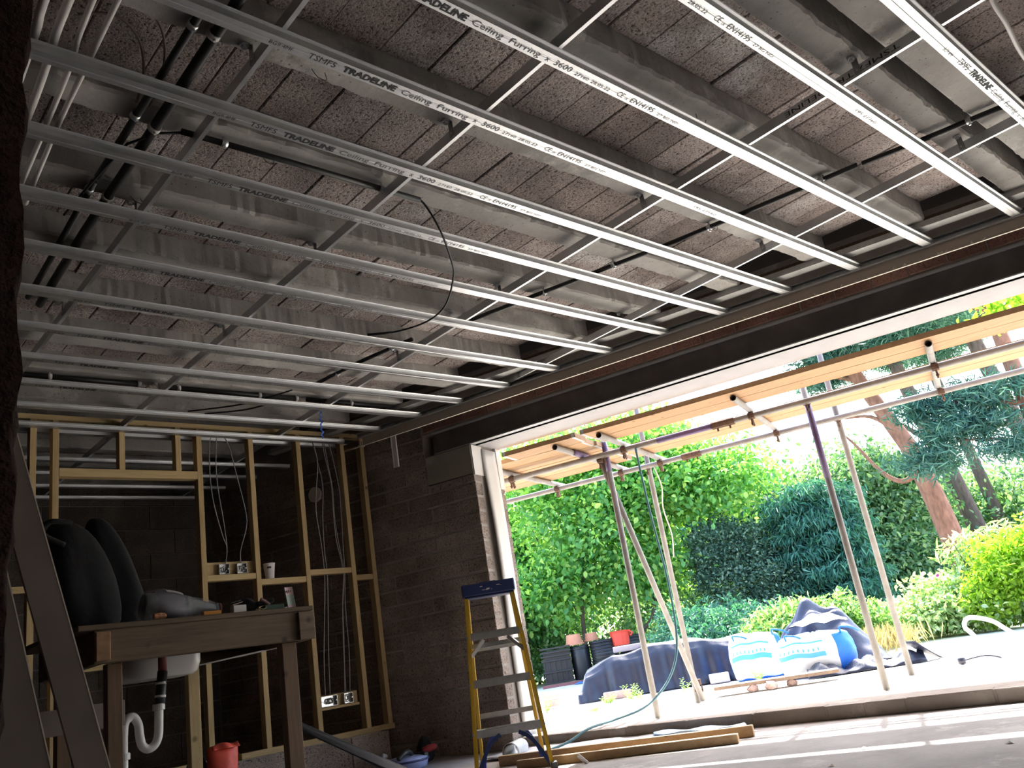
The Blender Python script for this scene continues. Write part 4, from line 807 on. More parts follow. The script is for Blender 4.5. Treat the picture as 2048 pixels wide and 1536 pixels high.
# navy corner braces under the lowest step
for sg in (-1, 1):
    pts = [LP(XC+sg*0.055, 0.215, 0.02), LP(XC+sg*0.115, 0.175, 0.02), LP(XC+sg*0.165, 0.10, 0.02), LP(XC+sg*(halfw(0.0)-0.016), -0.0+0.02, 0.02)]
    q = MB(); sp_ = smooth_path(pts, 4)
    for a, b_ in zip(sp_[:-1], sp_[1:]): q.bar(a, b_+(b_-a)*0.12, 0.022, 0.034, up=LV)
    put('corner_brace', q, M['navy'], ld)
    q = MB(); sp_ = [p+LV*0.32+V3(0, 0, -0.01) for p in smooth_path([LP(XC+sg*0.05, 0.24, 0.02), LP(XC+sg*0.11, 0.19, 0.02), LP(XC+sg*0.16, 0.10, 0.02), LP(XC+sg*0.175, 0.03, 0.02)], 4)]
    for a, b_ in zip(sp_[:-1], sp_[1:]): q.bar(a, b_+(b_-a)*0.12, 0.02, 0.03, up=LV)
    o = put('rear_brace', q, simple('bright_blue_plastic', (0.03, 0.07, 0.38), 0.45), ld)
# top cap
q = MB(); ax = (LP(XC, 1.0, -0.015), LR, LV, V3(0, 0, 1))
q.box((-0.166, 0.0, 0.012), (0.166, 0.20, 0.085), ax); q.box((-0.155, 0.012, 0.0), (0.155, 0.18, 0.012), ax); cap = put('top_cap', q, M['navy'], ld, bevel=0.006)
q = MB(); q.box((-0.05, 0.01, 0.085), (0.05, 0.19, 0.089), ax); put('cap_ridge', q, M['navy'], cap, bevel=0.001)
for k in range(7):
    q = MB(); x = rnd.uniform(-0.07, 0.09); z = rnd.uniform(0.03, 0.06); l = rnd.uniform(0.006, 0.022); q.box((x, -0.0012, z), (x+l, 0.0, z+rnd.uniform(0.002, 0.006)), ax); put('paint_scuff', q, M['gypsum'], cap)

# ================================================================== FLOOR BY THE OPENING
def joist(label, a, b_, w, h, z0=0.0):
    q = MB(); a, b_ = V3(a[0], a[1], 0), V3(b_[0], b_[1], 0); d = (b_-a).normalized(); s_ = V3(d.y, -d.x, 0); q.box((0, 0, z0), ((b_-a).length, w, z0+h), (V3(a.x, a.y, 0), d, s_, V3(0, 0, 1))); return tag(put('timber_joist', q, M['joist'], bevel=0.003), label, 'timber')
joist('long orange-brown timber lying on the floor before the opening, front of the pair', (4.049, 2.889), (3.50, 4.06), 0.047, 0.047)
joist('second timber lying behind the first, longer towards the garden', (4.26, 2.93), (3.62, 4.36), 0.047, 0.058)
q = MB()
def sheet(u_, v_):
    a = V3(4.38, 2.98, 0)*(1-u_)+V3(3.78, 4.75, 0)*u_; b_ = V3(4.60, 3.55, 0)*(1-u_)+V3(4.42, 4.95, 0)*u_
    p = a.lerp(b_, v_); p.z = 0.010+0.008*abs(math.sin(u_*11+v_*3))+0.006*math.sin(v_*9+u_*4)**2; return p
q.grid(sheet, 44, 16); tag(put('membrane_sheet', q, M['sheet'], smooth=True, solid=0.003), 'crumpled grey-white membrane sheet spread on the floor along the kerb', 'sheet')
q = MB(); q.grid(lambda u_, v_: V3(4.40-0.10*u_+0.14*v_, 3.05+0.62*u_+0.12*v_, 0.030+0.012*math.sin(u_*7+v_*2)**2), 18, 6); tag(put('blue_sheet', q, M['bluesheet'], smooth=True, solid=0.003), 'light blue membrane strip lying between the timbers and the kerb', 'sheet')
q = MB(); R0, R1 = V3(3.78, 4.42, 0.058), V3(4.05, 4.62, 0.05); rd = (R1-R0).normalized(); rsd = V3(-rd.y, rd.x, 0)
def roll(u_, v_):
    a = v_*math.pi*2.7-0.6; r = 0.055-0.016*v_; return R0.lerp(R1, u_)+rsd*r*math.cos(a)+V3(0, 0, r*math.sin(a))
q.grid(roll, 8, 34); tag(put('rolled_sheet', q, M['sheet'], smooth=True, solid=0.002), 'small grey roll of sheet lying behind the stepladder feet', 'roll')
def chip(label, c, r, mat='gypsum', sx=1.0):
    q = MB(); vs = [V3(c[0]+r*sx*math.cos(a)*rnd.uniform(0.7, 1.2), c[1]+r*math.sin(a)*rnd.uniform(0.7, 1.2), 0.002) for a in [k*math.pi/3 for k in range(6)]]
    q.add(vs+[V3(c[0]+r*0.2, c[1], r*0.55)], [(k, (k+1) % 6, 6) for k in range(6)]+[(5, 4, 3, 2, 1, 0)]); tag(put('plaster_chip', q, M[mat]), label, 'chip')
for lab, c, r in (('white plaster chip on the floor right of the timbers', (3.72, 2.02), 0.022), ('white plaster chip on the floor nearest the bottom edge', (3.36, 1.98), 0.018), ('small dark stone on the floor at far right', (3.72, 1.42), 0.018)): chip(lab, c, r, 'gypsum' if 'white' in lab else 'blackplas')
q = MB(); q.tube(smooth_path([(3.62, 3.60, 0.0), (3.60, 3.62, 0.03), (3.585, 3.635, 0.055)], 3), [0.012]*6+[0.003], 6); tag(put('wood_splinter', q, M['gypsum']), 'pale splinter standing up before the front timber', 'splinter')
# scaffold cable trailing in over the kerb
# ================================================================== GARDEN GROUND
q = MB()
def gz(x, y):
    d = math.hypot(x, y); return -0.004+0.0*d+0.02*math.sin(x*1.7)*math.sin(y*2.1)*min(1, max(0, (d-8.5)/3))
vs = []; NS, ND = 60, 60
for j in range(ND+1):
    d = DO-0.02+0.10+(j/ND)**2.2*80
    for i in range(NS+1):
        s = -45+110*i/NS; p = W(s, d, 0); vs.append((p.x, p.y, gz(p.x, p.y)))
q.add(vs, [(j*(NS+1)+i, j*(NS+1)+i+1, (j+1)*(NS+1)+i+1, (j+1)*(NS+1)+i) for j in range(ND) for i in range(NS)])
struct(put('ground', q, M['ground'], smooth=True, origin=W(0, 8, 0)))
# ================================================================== SCAFFOLD
T2_ = math.radians(20.4); U2 = Vector((-math.sin(T2_), math.cos(T2_), 0)); N2 = Vector((math.cos(T2_), math.sin(T2_), 0)); W1, U1, N1, WALLAX1 = W, U, N, WALLAX
def W(s, d, z): return U2*s+N2*d+Vector((0, 0, z))
U, N = U2, N2; WALLAX = (Vector((0, 0, 0)), U2, N2, Vector((0, 0, 1)))
sf = empty('scaffold', W(1.5, 7.0, 0)); tag(sf, 'steel tube scaffold standing outside the opening', 'scaffold')
RT = 0.0242; ZL = 2.12; DA, DB = 6.73, 7.66
def tubeo(name, a, b_, mat='tube', par=sf, r=RT, hollow=False):
    q = MB(); q.tube([a, b_], r, 16, cap=not hollow); 
    if hollow:
        a, b_ = Vector(a), Vector(b_); q.tube([b_, a], r*0.84, 16, cap=False); d = (b_-a).normalized(); ex = d.orthogonal().normalized(); ey = d.cross(ex)
        for c in (a, b_):
            vs = [c+(ex*math.cos(t)+ey*math.sin(t))*rr for rr in (r, r*0.84) for t in [2*math.pi*k/16 for k in range(16)]]
            q.add(vs, [(k, (k+1) % 16, 16+(k+1) % 16, 16+k) for k in range(16)])
    return put(name, q, M[mat], par, smooth=True)
SA = {'iA': (0.705, DA), 'iB': (2.40, DA), 'oA': (0.592, DB), 'oB': (2.34, DB)}
def band(par, a, b_): q = MB(); q.tube([a, b_], RT+0.0007, 16); o = put('painted_band', q, M['purple'], par, smooth=True); o['label'] = 'band of purple paint'
for k, (s, d) in SA.items():
    o = tubeo('standard', W(s, d, 0.0), W(s, d, 2.33 if k[0] == 'i' else 4.6))
    if k == 'iA': band(o, W(s, d, 1.52), W(s, d, 2.12))
    if k == 'iB': band(o, W(s, d, 1.98), W(s, d, 2.30))
li = tubeo('ledger', W(-2.6, DA-0.05, ZL), W(4.6, DA-0.05, ZL)); band(li, W(1.45, DA-0.05, ZL), W(1.92, DA-0.05, ZL))
lo_ = tubeo('ledger', W(-3.2, DB-0.05, ZL), W(5.4, DB-0.05, ZL))
tubeo('guard_rail', W(-3.2, DB+0.05, 3.25), W(5.4, DB+0.05, 3.25))
TZ = ZL+0.05
for s, c in ((3.30, 0), (2.61, 1), (2.22, 0), (1.13, 0), (-0.22, 0), (-1.4, 0)):
    o = tubeo('transom', W(s+0.01, 6.17 if s < 3 else 6.3, TZ), W(s-0.01, 7.82, TZ), hollow=True)
    if c: band(o, W(s-0.008, 6.50, TZ), W(s-0.012, 6.80, TZ))
tubeo('brace', W(2.455, DA-0.02, 2.10), W(2.285, DB-0.03, 0.02))
def coupler(c, a1, a2, off=0.05):
    c = Vector(c); q = MB(); a1 = Vector(a1); a2 = Vector(a2)
    q.tube([c-a1*0.024, c+a1*0.024], RT+0.006, 10); o = put('coupler', q, M['rust'], sf, smooth=False)
    q = MB(); q.bar(c+V3(0, 0, -0.028)+a2*0.01, c+V3(0, 0, -0.075)+a2*0.035, 0.030, 0.012, up=a1); put('coupler_flap', q, M['rust'], o)
    q = MB(); q.tube([c+V3(0, 0, -0.03)-a2*0.03, c+V3(0, 0, -0.085)-a2*0.028], 0.007, 8); q.lathe(c+V3(0, 0, -0.075)-a2*0.029, [(0.012, 0), (0.012, 0.012)], 6); put('coupler_bolt', q, M['rust'], o)
for s in (3.30, 2.22, 1.13, -0.22): coupler(W(s, DA-0.05, ZL), U, N); coupler(W(s-0.018, DB-0.05, ZL), U, N)
coupler(W(2.60, DB-0.05, ZL), U, N)
for k, (s, d) in SA.items(): coupler(W(s, d-0.03 if k[0] == 'i' else d-0.03, ZL), V3(0, 0, 1), N)
coupler(W(2.45, DA-0.03, 2.09), U, N); coupler(W(2.30, DB-0.03, 0.17), V3(0, 0, 1), U)
for s, d in ((1.36, DA-0.05), (1.90, DB-0.05)):
    q = MB(); q.tube([W(s-0.09, d, ZL), W(s+0.09, d, ZL)], RT+0.009, 10); o = put('sleeve_coupler', q, M['rust'], sf)
    for k in (-1, 1): q = MB(); q.tube([W(s+k*0.05, d, ZL-0.03), W(s+k*0.05, d, ZL-0.055)], 0.008, 8); put('coupler_bolt', q, M['rust'], o)
# boards lying on the transoms
ZBD = TZ+RT+0.001
def sboard(s0, s1, d0, d1, label, tilt=0.0):
    e = empty('scaffold_board', W((s0+s1)/2, (d0+d1)/2, ZBD)); tag(e, label, 'scaffold board', 'boards on the scaffold')
    q = MB(); nseg = 14
    for k in range(nseg+1):
        t = k/nseg; s = s0+(s1-s0)*t; sg = -0.0008*math.sin(math.pi*t*3); j = rnd.uniform(-0.002, 0.002)
        q.v += [tuple(W(s, d0+j, ZBD+sg)), tuple(W(s, d1+j, ZBD+sg)), tuple(W(s, d1+j, ZBD+sg+0.038)), tuple(W(s, d0+j, ZBD+sg+0.038))]
    for k in range(nseg):
        for i in range(4): q.f.append((k*4+i, (k+1)*4+i, (k+1)*4+(i+1) % 4, k*4+(i+1) % 4)); q.mi.append(0)
    q.f += [(0, 1, 2, 3), (nseg*4+3, nseg*4+2, nseg*4+1, nseg*4)]; q.mi += [0, 0]
    put('plank', q, M['scafboard'], e)
    for s in (s0+0.02, s1-0.02):
        q = MB(); q.box((s-0.012, d0-0.0015, ZBD-0.0012), (s+0.012, d1+0.0015, ZBD+0.0395), WALLAX); put('end_band', q, M['galvdark'], e)
sboard(-2.6, 2.36, 6.105, 6.32, 'scaffold board nearest the house over the long right-hand bay')
sboard(-2.6, 2.34, 6.328, 6.545, 'second scaffold board from the house, edge of the open gap')
sboard(-2.6, 2.40, 7.03, 7.25, 'scaffold board on the far side of the open gap')
sboard(-2.6, 2.38, 7.258, 7.475, 'outermost scaffold board over the right-hand bay')
for k, d in enumerate((6.12, 6.35, 6.58, 6.82, 7.05, 7.28)): sboard(2.41+0.02*(k % 2), 3.08 if k < 1 else 5.0, d, d+0.222, 'scaffold board in the short left-hand bay, the %s from the house' % ORD[k])
q = MB(); q.tube(smooth_path([W(2.11, 6.66, 2.10), W(2.105, 6.67, 1.6), W(2.085, 6.70, 1.0), W(2.10, 6.66, 0.55), W(2.16, 6.50, 0.30), W(2.29, 6.25, 0.14), W(2.42, 5.95, 0.10), W(2.50, 5.62, 0.09), W(2.58, 5.42, 0.04), W(2.70, 5.15, 0.014), W(2.80, 4.95, 0.014)], 6), 0.009, 8)
tag(put('trailing_cable', q, M['teal_rope'], smooth=True), 'blue-green cable hanging from the scaffold and trailing in over the kerb', 'cable')
q = MB(); q.tube(smooth_path([W(2.27, 7.60, 2.10), W(2.23, 7.58, 1.9), W(2.26, 7.58, 1.7), W(2.235, 7.59, 1.45), W(2.26, 7.58, 1.25)], 5), 0.006, 6); tag(put('rope', q, M['gypsum'], smooth=True), 'thin pale rope dangling beside the outer scaffold pole', 'rope')

W, U, N, WALLAX = W1, U1, N1, WALLAX1
# ================================================================== STORED THINGS IN THE GARDEN
CD = V3(0.692, -0.722, 0); CB = V3(0.722, 0.692, 0); CO = V3(11.68, 12.36, 0)
CAX = (CO, CD, CB, V3(0, 0, 1))
def cp_(x, y, z): return CO+CD*x+CB*y+V3(0, 0, z)
cr = empty('plastic_crate', cp_(0.25, 0.2, 0)); tag(cr, 'black slatted plastic crate stack by the laurel, leftmost under the trees', 'crate')
q = MB(); q.box((0.03, 0.03, 0.06), (0.53, 0.45, 0.66), CAX); put('inner_box', q, M['crate'], cr)
for k in range(6): q = MB(); x = 0.01+k*0.103; q.box((x, 0.0, 0.08), (x+0.022, 0.03, 0.46), CAX); put('slat', q, M['crate'], cr)
for z in (0.06, 0.25, 0.46, 0.54, 0.61, 0.68): q = MB(); q.box((-0.02, -0.012, z), (0.57, 0.03, z+0.035), CAX); put('rim', q, M['crate'], cr, bevel=0.004)
dr = empty('black_drum', cp_(0.74, 0.2, 0)); tag(dr, 'tall black plastic drum between the crate and the ribbed tubs', 'drum')
q = MB(); q.lathe(cp_(0.74, 0.2, 0.05), [(0.17, 0), (0.185, 0.03), (0.185, 0.60), (0.175, 0.62)], 26); put('drum_body', q, M['crate'], dr, smooth=True)
q = MB(); q.lathe(cp_(0.74, 0.2, 0.60), [(0.187, 0), (0.196, 0.004), (0.196, 0.03), (0.187, 0.035)], 26); put('rim', q, M['crate'], dr)
tubs = [cp_(1.22, 0.12, 0), ]
for i, (x, w) in enumerate(((1.21, 0.27), (1.74, 0.24))):
    e = empty('ribbed_tub', cp_(x, 0.15, 0)); tag(e, ['black ribbed tub stack under the trees, behind the tarpaulin end', 'second black ribbed tub stack, right of the first'][i], 'tub', 'black ribbed tubs')
    q = MB(); q.lathe(cp_(x, 0.15, 0.05), [(w*0.93, 0), (w, 0.66)], 26); put('tub_body', q, M['crate'], e, smooth=True)
    for k in range(10): q = MB(); q.lathe(cp_(x, 0.15, 0.12+k*0.06), [(w*0.96, 0), (w*1.03, 0.008), (w*1.03, 0.022), (w*0.96, 0.03)], 26, cap0=False, cap1=False); put('rib', q, M['crate'], e)
for i, (x, y, z, r, h) in enumerate(((0.66, 0.16, 0.69, 0.19, 0.20), (1.00, 0.30, 0.72, 0.15, 0.15))):
    e = empty('terracotta_pot', cp_(x, y, z)); tag(e, ['large terracotta pot standing upside down on the black crates', 'smaller terracotta pot upside down just behind the large one'][i], 'pot')
    q = MB(); q.lathe(cp_(x, y, z), [(r*0.94, 0), (r*0.94, 0.03), (r*0.86, 0.035), (r*0.72, h)], 26); put('pot_body', q, M['terracotta'], e, smooth=False)
    q = MB(); q.lathe(cp_(x, y, z), [(r, 0), (r*1.03, 0.004), (r*1.01, 0.035), (r*0.93, 0.036)], 26); put('rim', q, M['terracotta'], e)
e = empty('red_tub', cp_(1.55, 0.02, 0.62)); tag(e, 'red flexible tub upside down on the black ribbed tubs', 'tub')
q = MB(); q.lathe(cp_(1.555, 0.02, 0.55), [(0.175, 0), (0.185, 0.05), (0.20, 0.22), (0.21, 0.25), (0.19, 0.262), (0.08, 0.275)], 14); put('tub_body', q, M['redtub'], e)
q = MB(); q.tube(smooth_path([cp_(1.72, -0.10, 0.79), cp_(1.78, -0.14, 0.75), cp_(1.74, -0.12, 0.70)], 4), 0.015, 8); put('handle', q, M['redtub'], e)
q = MB(); q.box((-0.05, -0.30, 0.0), (1.35, -0.12, 0.055), CAX); tag(put('red_board', q, simple('faded_red_board', (0.24, 0.09, 0.085), 0.8), bevel=0.003), 'faded red board on the ground before the black crates', 'board')
q = MB(); q.grid(lambda a, b_: cp_(0.55+0.9*a, -0.62+0.25*b_, 0.015+0.03*math.sin(a*14)**2*math.sin(b_*3.1)), 24, 5); tag(put('blue_scrap', q, simple('blue_scrap', (0.05, 0.16, 0.50), 0.5), smooth=True, solid=0.006), 'strip of blue sheeting on the ground before the red board', 'sheet')
BKX = (V3(7.19, 7.72, 0), V3(0.74, -0.67, 0), V3(0.67, 0.74, 0), V3(0, 0, 1))
for k, (x, z) in enumerate(((0.0, 0.11), (0.02, 0.02), )): q = MB(); q.box((x, 0, z), (x+0.21, 0.10, z+0.075), BKX); tag(put('brick', q, M['stone'], bevel=0.004), ['pinkish brick on top of another beside the stepladder foot', 'pinkish brick under another beside the stepladder foot'][k], 'brick')
# tarpaulin over a long low stack
T0, TD = V3(7.47, 7.40, 0), V3(0.621, -0.784, 0); TN = V3(0.784, 0.621, 0); TL = 2.12
def tarp(u_, v_):
    s = u_*TL; hgt = 0.30+0.20*min(1, u_/0.22)-0.03*math.sin(u_*9)-0.02*u_
    endf = min(1, u_/0.05)*min(1, (1-u_)/0.035)
    hgt *= 0.25+0.75*endf
    P = [(-0.02, 0.0), (0.03, 0.10), (0.10, hgt*0.80), (0.17, hgt*0.98), (0.45, hgt*1.03), (0.80, hgt*0.98), (0.88, hgt*0.6), (0.93, 0.0)]
    t = v_*(len(P)-1); i = min(int(t), len(P)-2); f = t-i
    y = P[i][0]*(1-f)+P[i+1][0]*f; z = P[i][1]*(1-f)+P[i+1][1]*f
    w = math.sin(u_*31)+0.6*math.sin(u_*57+1.3)+0.4*math.sin(u_*91+v_*6)
    y -= 0.028*w*(1-min(1, v_*2.0))*1.1
    z += 0.012*math.sin(u_*23+v_*9)*(1 if 0.3 < v_ < 0.85 else 0.2)
    return T0+TD*s+TN*y+V3(0, 0, max(0.004, z))
q = MB(); q.grid(tarp, 110, 36); tag(put('tarpaulin', q, M['tarp'], smooth=True, solid=0.004), 'long blue-black tarpaulin draped over a low stack behind the scaffold poles', 'tarpaulin')
q = MB(); q.box((0.16, 0.22, 0.0), (1.95, 0.80, 0.22), (T0, TD, TN, V3(0, 0, 1))); tag(put('covered_stack', q, M['stone']), 'stack of pinkish blocks mostly hidden under the long tarpaulin', 'stack')
q = MB(); q.box((0.30, -0.10, 0.0), (0.62, 0.0, 0.085), (T0, TD, TN, V3(0, 0, 1))); tag(put('pink_block', q, M['stone'], bevel=0.006), 'pinkish concrete block before the left end of the long tarpaulin', 'block')
q = MB(); q.box((0.48, 0.30, 0.49), (0.86, 0.55, 0.56), (T0, TD, TN, V3(0, 0, 1))); tag(put('weight_slab', q, simple('grey_slab', (0.42, 0.38, 0.42), 0.9), bevel=0.005), 'grey slab weighing down the top of the long tarpaulin', 'slab')
q = MB(); q.box((1.52, -0.16, 0.0), (1.74, 0.0, 0.10), (T0, TD, TN, V3(0, 0, 1))); tag(put('pale_block', q, simple('pale_block', (0.66, 0.60, 0.56), 0.9), bevel=0.006), 'pale block on the ground before the right end of the long tarpaulin', 'block')
# bulk bags
def bag(name, label, c, t, w, d, h, whites, seed=1):
    e = empty(name, c); tag(e, label, 'bulk bag'); c = Vector(c); t = Vector(t).normalized(); nb = V3(-t.y, t.x, 0)
    if nb.x < 0: nb = -nb
    r2 = random.Random(seed); ph = r2.uniform(0, 6)
    def body(u_, v_):      # around (u) and up (v)
        a = 2*math.pi*u_; ca, sa = math.cos(a), math.sin(a); p = 3.2
        k = (abs(ca)**p+abs(sa)**p)**(-1/p)
        f = (0.90+0.13*math.sin(math.pi*min(1, v_*1.25))) if v_ < 0.82 else (1.0-(v_-0.82)/0.18*0.85)
        z = h*min(1.0, v_*1.12) if v_ < 0.82 else h*(0.92+0.08*(v_-0.82)/0.18)
        wr = 1+0.018*math.sin(7*a+v_*11+ph)+0.012*math.sin(13*a-v_*17)
        return c+t*(w/2*k*ca*f*wr)+nb*(d/2*k*sa*f*wr)+V3(0, 0, max(0.003, z+0.006*math.sin(9*a+ph)))
    q = MB(); q.grid(body, 57, 22); put('bag_body', q, M['bluebag'], e, smooth=True)
    for (u0, u1, v0, v1) in whites:
        q = MB(); q.grid(lambda a, b_: (lambda p: p+(p-c-V3(0, 0, h*0.5)).normalized()*0.006)(body(u0+(u1-u0)*a, v0+(v1-v0)*b_)), 22, 14); put('white_panel', q, M['whitebag'], e, smooth=True)
        for vb, ve in ((0.38, 0.47), (0.66, 0.69)):
            q = MB(); q.grid(lambda a, b_: (lambda p: p+(p-c-V3(0, 0, h*0.5)).normalized()*0.0105)(body(u0+(u1-u0)*(0.16+0.68*a), vb+(ve-vb)*b_+0.03*math.sin(a*3.1))), 18, 3); put('printed_band', q, M['bagprint'], e, smooth=True)
        for k in range(9):
            ua = u0+(u1-u0)*(0.2+0.068*k); q = MB(); q.grid(lambda a, b_: (lambda p: p+(p-c-V3(0, 0, h*0.5)).normalized()*0.0105)(body(ua+0.006*a, 0.51+0.06*b_+0.03*math.sin((0.2+0.068*k)*3.1)-0.02)), 2, 2); put('print_mark', q, M['bagprint'], e)
    for u_ in (0.63, 0.88):
        q = MB(); p = body(u_, 0.80); q.tube(smooth_path([p, p+V3(0, 0, 0.05)-nb*0.04, p+t*0.10+V3(0, 0, 0.03)-nb*0.06, p+t*0.16-V3(0, 0, 0.01)], 4), 0.010, 6); put('lifting_loop', q, M['bluebag'], e, smooth=True)
    return e
TB = V3(0.50, -0.866, 0)
bag('bulk_bag', 'blue and white bulk bag standing behind, next to the long tarpaulin', V3(8.48, 5.55, 0), TB, 0.58, 0.50, 0.47, [(0.56, 0.88, 0.04, 0.86)], 3)
bag('bulk_bag', 'blue bulk bag with white printed panel in front, right of the other bag', V3(8.05, 4.60, 0), TB, 0.72, 0.50, 0.40, [(0.545, 0.83, 0.05, 0.86)], 8)
def dome(c, t, w, d, h, sk=0.0, seed=1, amp=0.05, back=False):
    c = Vector(c); t = Vector(t).normalized(); nb = V3(-t.y, t.x, 0); ph = seed*1.7
    def f(u_, v_):
        x = (u_-0.5)*2; y = (v_-0.5)*2; z = h*max(0, (1-abs(x-sk*(1-abs(x)))**1.8))*max(0, 1-abs(y)**2.4)
        z *= 1+amp*math.sin(11*x+ph)+amp*math.sin(17*y-x*9+ph)
        return c+t*(x*w/2)+nb*(y*d/2*(0.9+0.1*math.sin(x*7+ph)))+V3(0, 0, max(0.006, z))
    return f
q = MB(); q.grid(dome((9.15, 5.10, 0), TB, 1.25, 1.0, 0.66, -0.1, 2, 0.08), 44, 36); tag(put('tarpaulin', q, M['tarp2'], smooth=True, solid=0.004), 'dark peaked tarpaulin over a heap behind the blue bulk bags', 'tarpaulin')
q = MB(); q.grid(lambda a, b_: V3(8.36+0.34*a, 5.02-0.50*a, 0.462+0.10*math.sin(a*3.1)*b_+0.012*math.sin(a*17+b_*7))+V3(0.5, 0.3, 0)*b_*0.5, 26, 12); tag(put('tarp_flap', q, M['tarp'], smooth=True, solid=0.004), 'creased dark tarpaulin flap lying over the tops of the bulk bags', 'tarpaulin')
q = MB(); q.grid(lambda a, b_: V3(7.62+0.62*a, 4.50-0.86*a, 0)+V3(-0.866, -0.5, 0)*(0.10-0.34*b_)+V3(0, 0, 0.006+0.085*abs(math.sin(a*8+0.6))*math.sin(math.pi*b_)+0.04*math.sin(a*21+b_*5)**2*math.sin(math.pi*b_)), 54, 12); tag(put('tarp_scrap', q, M['tarp'], smooth=True, solid=0.004), 'crumpled dark tarpaulin scrap on the ground along the front bulk bag', 'tarpaulin')
q = MB(); q.grid(lambda a, b_: V3(8.15+0.25*a, 3.72-0.16*a, 0.19*(1-a)**1.2+0.004)+V3(0.2, 0.35, 0)*(b_-0.5)*0.5*(1-a*0.7), 10, 6); tag(put('tarp_corner', q, M['tarp2'], smooth=True, solid=0.004), 'dark stiff tarpaulin corner standing up between the right-hand scaffold poles', 'tarpaulin')
PX = (V3(6.70, 4.92, 0), V3(0.533, -0.846, 0), V3(0.846, 0.533, 0), V3(0, 0, 1))
q = MB(); q.box((0, 0, 0.055), (1.10, 0.2, 0.085), PX); tag(put('weathered_plank', q, M['paverwood'], bevel=0.003), 'weathered brown plank raised on stones before the bulk bags', 'plank')
for k, (x, y, r, l) in enumerate(((0.34, 0.03, 0.055, 'pale rough stone under the weathered plank, left one'), (0.50, 0.0, 0.062, 'pinkish rough stone under the weathered plank, middle one'), (0.68, 0.05, 0.05, 'brown rough stone under the weathered plank, right one'))):
    bm = bmesh.new(); bmesh.ops.create_icosphere(bm, subdivisions=2, radius=r); r3 = random.Random(k)
    for v in bm.verts: v.co *= r3.uniform(0.82, 1.12); v.co.z = max(-r*0.45, v.co.z*0.75)
    q = MB(); c = PX[0]+PX[1]*x+PX[2]*y+V3(0, 0, r*0.46); q.add([c+v.co for v in bm.verts], [tuple(v.index for v in f.verts) for f in bm.faces]); bm.free(); tag(put('stone', q, M['stone']), l, 'stone')
# hose loop at right
q = MB(); q.tube(smooth_path([(5.9, 1.95, 0.02), (6.4, 2.18, 0.025), (7.2, 2.58, 0.03), (8.1, 3.05, 0.08), (8.40, 3.23, 0.17), (8.39, 3.275, 0.25), (8.41, 3.22, 0.315), (8.47, 3.06, 0.26), (8.51, 2.92, 0.13), (8.7, 2.75, 0.04), (9.0, 2.5, 0.03)], 8), [0.010]*26+[0.020]*60, 10)
tag(put('garden_hose', q, simple('pale_hose', (0.45, 0.50, 0.56), 0.4), smooth=True), 'pale grey-blue hose arching out of the grass at far right', 'hose')
q = MB(); q.tube(smooth_path([(7.45, 2.70, 0.02), (7.40, 2.80, 0.055), (7.30, 2.95, 0.04)], 5), 0.007, 6); q.lathe(V3(7.30, 2.95, 0.04), [(0.01, -0.03), (0.03, -0.02), (0.03, 0.02), (0.01, 0.03)], 10); tag(put('hose_stake', q, M['tarp2'], smooth=True), 'short dark tap end on a thin stem lying left of the hose', 'stake')

# ================================================================== VEGETATION
def leafmesh(name, centers, dirs, nrms, L_, Wd, mat, parent, fold=0.25):
    n = len(centers); sd = np.cross(dirs, nrms); sd /= np.linalg.norm(sd, axis=1, keepdims=True)+1e-9
    L_ = L_[:, None]; Wd = Wd[:, None]
    v = np.empty((n, 6, 3)); up = nrms*Wd*fold
    v[:, 0] = centers-dirs*L_*0.5; v[:, 3] = centers+dirs*L_*0.5-nrms*L_*0.10
    v[:, 1] = centers-dirs*L_*0.12+sd*Wd*0.5+up; v[:, 2] = centers+dirs*L_*0.22+sd*Wd*0.40+up*0.6
    v[:, 5] = centers-dirs*L_*0.12-sd*Wd*0.5+up; v[:, 4] = centers+dirs*L_*0.22-sd*Wd*0.40+up*0.6
    o = np.array(org(parent)); v = (v-o).reshape(-1, 3)
    b0 = np.arange(n)[:, None]*6
    idx = np.concatenate([b0+np.array([[0, 1, 2, 3]]), b0+np.array([[0, 3, 4, 5]])], axis=1).reshape(-1)
    me = bpy.data.meshes.new(name); me.vertices.add(n*6); me.vertices.foreach_set('co', v.astype(np.float32).ravel())
    me.loops.add(n*8); me.loops.foreach_set('vertex_index', idx.astype(np.int32))
    me.polygons.add(n*2); me.polygons.foreach_set('loop_start', np.arange(0, n*8, 4, dtype=np.int32)); me.update(calc_edges=True)
    me.materials.append(mat); ob = bpy.data.objects.new(name, me); C.objects.link(ob); ob.parent = parent; ob['kind'] = 'stuff'; return ob
def sample(blobs, n, rs, shell=0.55):
    wts = np.array([b_[3]*b_[4]+b_[4]*b_[5]+b_[3]*b_[5] for b_ in blobs]); k = rs.choice(len(blobs), n, p=wts/wts.sum()); B = np.array(blobs)[k]
    d = rs.normal(size=(n, 3)); d /= np.linalg.norm(d, axis=1, keepdims=True); r = (shell+(1-shell)*rs.random(n))**0.7
    d2 = d.copy(); lump = 1+0.16*np.sin(d[:, 0]*7+k)*np.sin(d[:, 1]*6+2*k)+0.10*np.sin(d[:, 2]*11+3*k)
    return B[:, :3]+d*B[:, 3:]*(r*lump)[:, None], d
